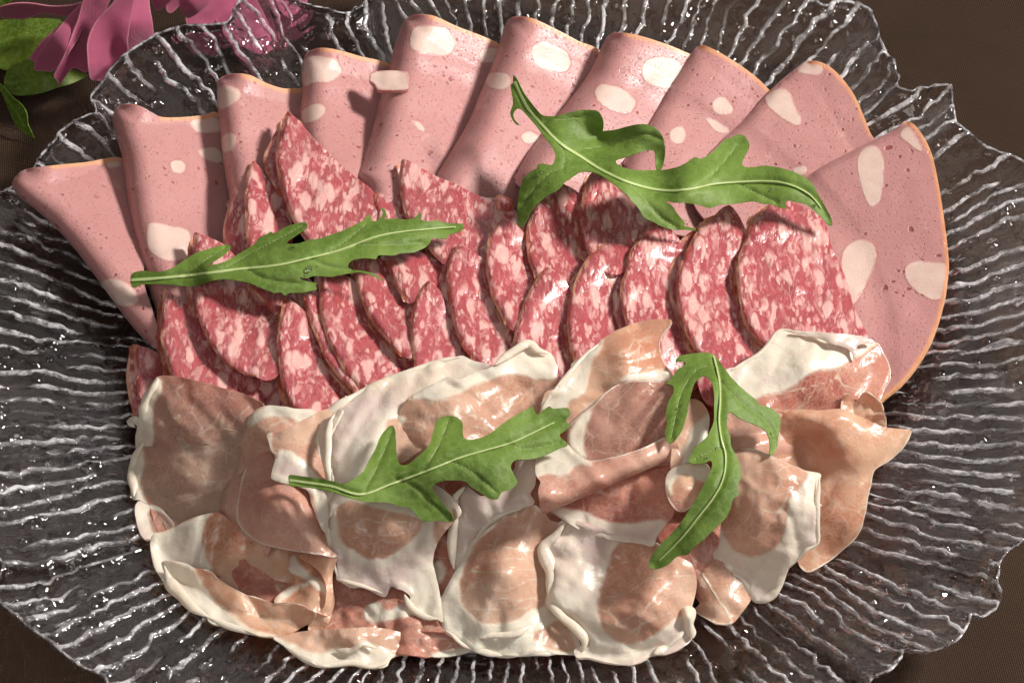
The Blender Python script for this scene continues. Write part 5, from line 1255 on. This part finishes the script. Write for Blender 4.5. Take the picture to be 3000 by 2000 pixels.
rocket('B', O2, [(1185, 560), (1270, 730), (1380, 860), (1500, 980), (1640, 1070), (1780, 1160), (1950, 1240), (2120, 1290), (2250, 1305), (2340, 1300)] + CX([(80, 1290), (220, 1260), (400, 1245), (560, 1240), (680, 1250), (800, 1290), (900, 1360), (1000, 1500)]),
       [[(1500, 1160), (1440, 1180), (1340, 1270), (1240, 1400)], [(1620, 1030), (1800, 1000), (1950, 950), (2100, 925), (2190, 960)], [(1960, 1250), (2060, 1340), (2180, 1480), (2300, 1560)], [(1480, 980), (1530, 1060), (1520, 1170)], CX([(120, 1280), (250, 1150), (380, 990)]), CX([(400, 1270), (520, 1330), (650, 1390)]), [(1400, 830), (1560, 815), (1700, 790)]],
       [(1180, 530, 4.5), (1170, 800, 4.0), (1500, 1000, 4.6), (1700, 790, 4.65), (1785, 850, 4.5), (1765, 920, 4.0), (2100, 900, 4.7), (2205, 960, 4.55), (2175, 1150, 4.0), (1950, 1240, 4.75), (2340, 1300, 4.65), (2740, 940, 4.3), (3365, 1540, 3.75), (1225, 1550, 3.65), (1320, 1210, 4.35), (2430, 1575, 3.75), (3060, 1240, 4.6), (2500, 1390, 4.3), (2120, 1480, 4.2), (3040, 1400, 4.25)],
       'large curling rocket leaf across the mortadella at upper right, stem upright', (4, 1.4), [(1360, 1190, 0.09), (1280, 1360, 0.05), (1250, 1420, 0.03), (3240, 1410, 0.06), (2960, 1295, 0.045), (2810, 1370, 0.03)])
JX = lambda p: [(-1411 + .9497 * x, 235.2 + .9497 * y) for x, y in p]
O3 = JX([(905, 563), (1000, 573), (1100, 589), (1170, 603), (1215, 580), (1260, 545), (1285, 500), (1320, 440), (1350, 370), (1395, 323), (1415, 345), (1420, 400), (1425, 470), (1440, 510), (1480, 510), (1530, 470), (1580, 420)]) + \
    [(110, 560), (125, 520), (155, 500), (200, 498), (240, 525), (245, 580), (260, 605), (320, 600), (380, 570), (430, 530), (500, 490), (565, 455), (575, 475), (590, 490), (640, 455), (660, 465), (725, 460), (740, 490), (720, 520), (738, 545), (710, 570), (690, 590), (725, 630), (690, 645), (620, 680), (560, 695), (490, 700), (465, 730), (480, 770), (495, 800), (470, 830), (420, 850), (405, 880), (370, 880), (330, 855), (290, 830), (250, 800), (180, 795), (120, 810), (105, 835), (130, 870), (170, 920), (195, 950), (197, 983), (130, 980), (60, 980), (30, 950), (0, 920)] + \
    JX([(1450, 715), (1380, 695), (1260, 690), (1200, 672), (1100, 642), (1000, 622), (910, 613), (900, 590)])
rocket('K', O3, JX([(905, 588), (1100, 615), (1250, 655), (1400, 605), (1600, 530)]) + [(230, 690), (350, 655), (470, 620), (580, 570), (700, 510)],
       [[(-60, 790), (30, 830), (100, 900), (180, 970)], [(180, 705), (280, 750), (400, 850)], [(60, 750), (130, 640), (180, 520)], JX([(1270, 640), (1340, 500), (1400, 350)]), [(450, 625), (540, 650), (690, 620)]],
       [(-551, 772, 4.15), (-300, 815, 4.45), (-86, 545, 4.55), (100, 740, 4.7), (400, 640, 4.8), (700, 520, 4.75), (150, 950, 3.7), (400, 860, 4.3), (175, 510, 4.75), (0, 900, 4.0), (690, 620, 4.55)],
       'lobed rocket leaf lying across the prosciutto at bottom centre', (3.5, 1.2))
O4 = [(125, 245), (140, 225), (180, 215), (240, 208), (290, 212), (320, 240), (345, 275), (380, 320), (430, 370), (500, 430), (505, 445), (560, 460), (600, 490), (608, 520), (600, 580), (590, 640), (570, 678), (555, 675), (560, 640), (550, 590), (530, 560), (480, 535), (420, 510), (380, 480), (365, 485), (360, 540), (375, 590), (380, 640), (410, 700), (425, 770), (412, 820), (415, 860), (390, 880), (375, 930), (350, 970), (300, 1020), (250, 1070), (200, 1110), (180, 1135), (130, 1145), (90, 1180), (40, 1200), (10, 1195), (0, 1170), (20, 1130), (60, 1080), (110, 1030), (160, 970), (200, 910), (240, 840), (270, 780), (290, 730), (285, 705), (260, 715), (220, 720), (185, 710), (190, 680), (215, 640), (260, 600), (280, 570), (300, 520), (300, 450), (300, 400), (290, 350), (265, 320), (240, 320), (210, 350), (190, 420), (175, 500), (150, 570), (100, 625), (80, 600), (75, 570), (85, 530), (80, 490), (90, 440), (115, 390), (110, 360), (80, 350), (110, 320), (130, 290), (170, 260), (150, 245), (130, 252)]
rocket('L', O4, [(300, 222), (325, 330), (330, 420), (325, 520), (335, 600), (355, 680), (345, 780), (300, 870), (230, 960), (150, 1060), (30, 1180)],
       [[(318, 260), (220, 290), (150, 400), (130, 480), (105, 600)], [(330, 340), (420, 430), (530, 510), (575, 590), (572, 660)], [(350, 640), (290, 660), (210, 700)]],
       [(240, 210, 4.75), (320, 330, 5.0), (330, 600, 4.95), (400, 800, 4.7), (250, 1000, 4.2), (20, 1180, 3.3), (90, 600, 4.75), (570, 670, 4.1), (520, 450, 4.6), (130, 350, 4.8), (210, 700, 4.75)],
       'forked rocket leaf hanging down over the prosciutto at lower right', (2.5, 1.2), [(125, 470, 0.05), (270, 690, 0.04), (320, 640, 0.035), (300, 760, 0.03), (560, 580, 0.03)])

# ------------------------------------------------------------------ artificial flowers behind the plate
def petals(h, name, mat, lst, ribs_=None):
    for k, (out, zc) in enumerate(lst):
        zz = np.column_stack([fr('A', [p[:2] for p in zc]), [p[2] for p in zc]])
        ax = cat(fr('A', [zc[0][:2], zc[-1][:2]]), False, 8)
        sheet(name, mat, fr('A', out), lambda q, zz=zz: tps(zz, q), 0.04, 8, h, wave=0.05, wlen=80, seed=k + 3, ribs=ax if ribs_ else None, veins=[ax] if ribs_ else None)


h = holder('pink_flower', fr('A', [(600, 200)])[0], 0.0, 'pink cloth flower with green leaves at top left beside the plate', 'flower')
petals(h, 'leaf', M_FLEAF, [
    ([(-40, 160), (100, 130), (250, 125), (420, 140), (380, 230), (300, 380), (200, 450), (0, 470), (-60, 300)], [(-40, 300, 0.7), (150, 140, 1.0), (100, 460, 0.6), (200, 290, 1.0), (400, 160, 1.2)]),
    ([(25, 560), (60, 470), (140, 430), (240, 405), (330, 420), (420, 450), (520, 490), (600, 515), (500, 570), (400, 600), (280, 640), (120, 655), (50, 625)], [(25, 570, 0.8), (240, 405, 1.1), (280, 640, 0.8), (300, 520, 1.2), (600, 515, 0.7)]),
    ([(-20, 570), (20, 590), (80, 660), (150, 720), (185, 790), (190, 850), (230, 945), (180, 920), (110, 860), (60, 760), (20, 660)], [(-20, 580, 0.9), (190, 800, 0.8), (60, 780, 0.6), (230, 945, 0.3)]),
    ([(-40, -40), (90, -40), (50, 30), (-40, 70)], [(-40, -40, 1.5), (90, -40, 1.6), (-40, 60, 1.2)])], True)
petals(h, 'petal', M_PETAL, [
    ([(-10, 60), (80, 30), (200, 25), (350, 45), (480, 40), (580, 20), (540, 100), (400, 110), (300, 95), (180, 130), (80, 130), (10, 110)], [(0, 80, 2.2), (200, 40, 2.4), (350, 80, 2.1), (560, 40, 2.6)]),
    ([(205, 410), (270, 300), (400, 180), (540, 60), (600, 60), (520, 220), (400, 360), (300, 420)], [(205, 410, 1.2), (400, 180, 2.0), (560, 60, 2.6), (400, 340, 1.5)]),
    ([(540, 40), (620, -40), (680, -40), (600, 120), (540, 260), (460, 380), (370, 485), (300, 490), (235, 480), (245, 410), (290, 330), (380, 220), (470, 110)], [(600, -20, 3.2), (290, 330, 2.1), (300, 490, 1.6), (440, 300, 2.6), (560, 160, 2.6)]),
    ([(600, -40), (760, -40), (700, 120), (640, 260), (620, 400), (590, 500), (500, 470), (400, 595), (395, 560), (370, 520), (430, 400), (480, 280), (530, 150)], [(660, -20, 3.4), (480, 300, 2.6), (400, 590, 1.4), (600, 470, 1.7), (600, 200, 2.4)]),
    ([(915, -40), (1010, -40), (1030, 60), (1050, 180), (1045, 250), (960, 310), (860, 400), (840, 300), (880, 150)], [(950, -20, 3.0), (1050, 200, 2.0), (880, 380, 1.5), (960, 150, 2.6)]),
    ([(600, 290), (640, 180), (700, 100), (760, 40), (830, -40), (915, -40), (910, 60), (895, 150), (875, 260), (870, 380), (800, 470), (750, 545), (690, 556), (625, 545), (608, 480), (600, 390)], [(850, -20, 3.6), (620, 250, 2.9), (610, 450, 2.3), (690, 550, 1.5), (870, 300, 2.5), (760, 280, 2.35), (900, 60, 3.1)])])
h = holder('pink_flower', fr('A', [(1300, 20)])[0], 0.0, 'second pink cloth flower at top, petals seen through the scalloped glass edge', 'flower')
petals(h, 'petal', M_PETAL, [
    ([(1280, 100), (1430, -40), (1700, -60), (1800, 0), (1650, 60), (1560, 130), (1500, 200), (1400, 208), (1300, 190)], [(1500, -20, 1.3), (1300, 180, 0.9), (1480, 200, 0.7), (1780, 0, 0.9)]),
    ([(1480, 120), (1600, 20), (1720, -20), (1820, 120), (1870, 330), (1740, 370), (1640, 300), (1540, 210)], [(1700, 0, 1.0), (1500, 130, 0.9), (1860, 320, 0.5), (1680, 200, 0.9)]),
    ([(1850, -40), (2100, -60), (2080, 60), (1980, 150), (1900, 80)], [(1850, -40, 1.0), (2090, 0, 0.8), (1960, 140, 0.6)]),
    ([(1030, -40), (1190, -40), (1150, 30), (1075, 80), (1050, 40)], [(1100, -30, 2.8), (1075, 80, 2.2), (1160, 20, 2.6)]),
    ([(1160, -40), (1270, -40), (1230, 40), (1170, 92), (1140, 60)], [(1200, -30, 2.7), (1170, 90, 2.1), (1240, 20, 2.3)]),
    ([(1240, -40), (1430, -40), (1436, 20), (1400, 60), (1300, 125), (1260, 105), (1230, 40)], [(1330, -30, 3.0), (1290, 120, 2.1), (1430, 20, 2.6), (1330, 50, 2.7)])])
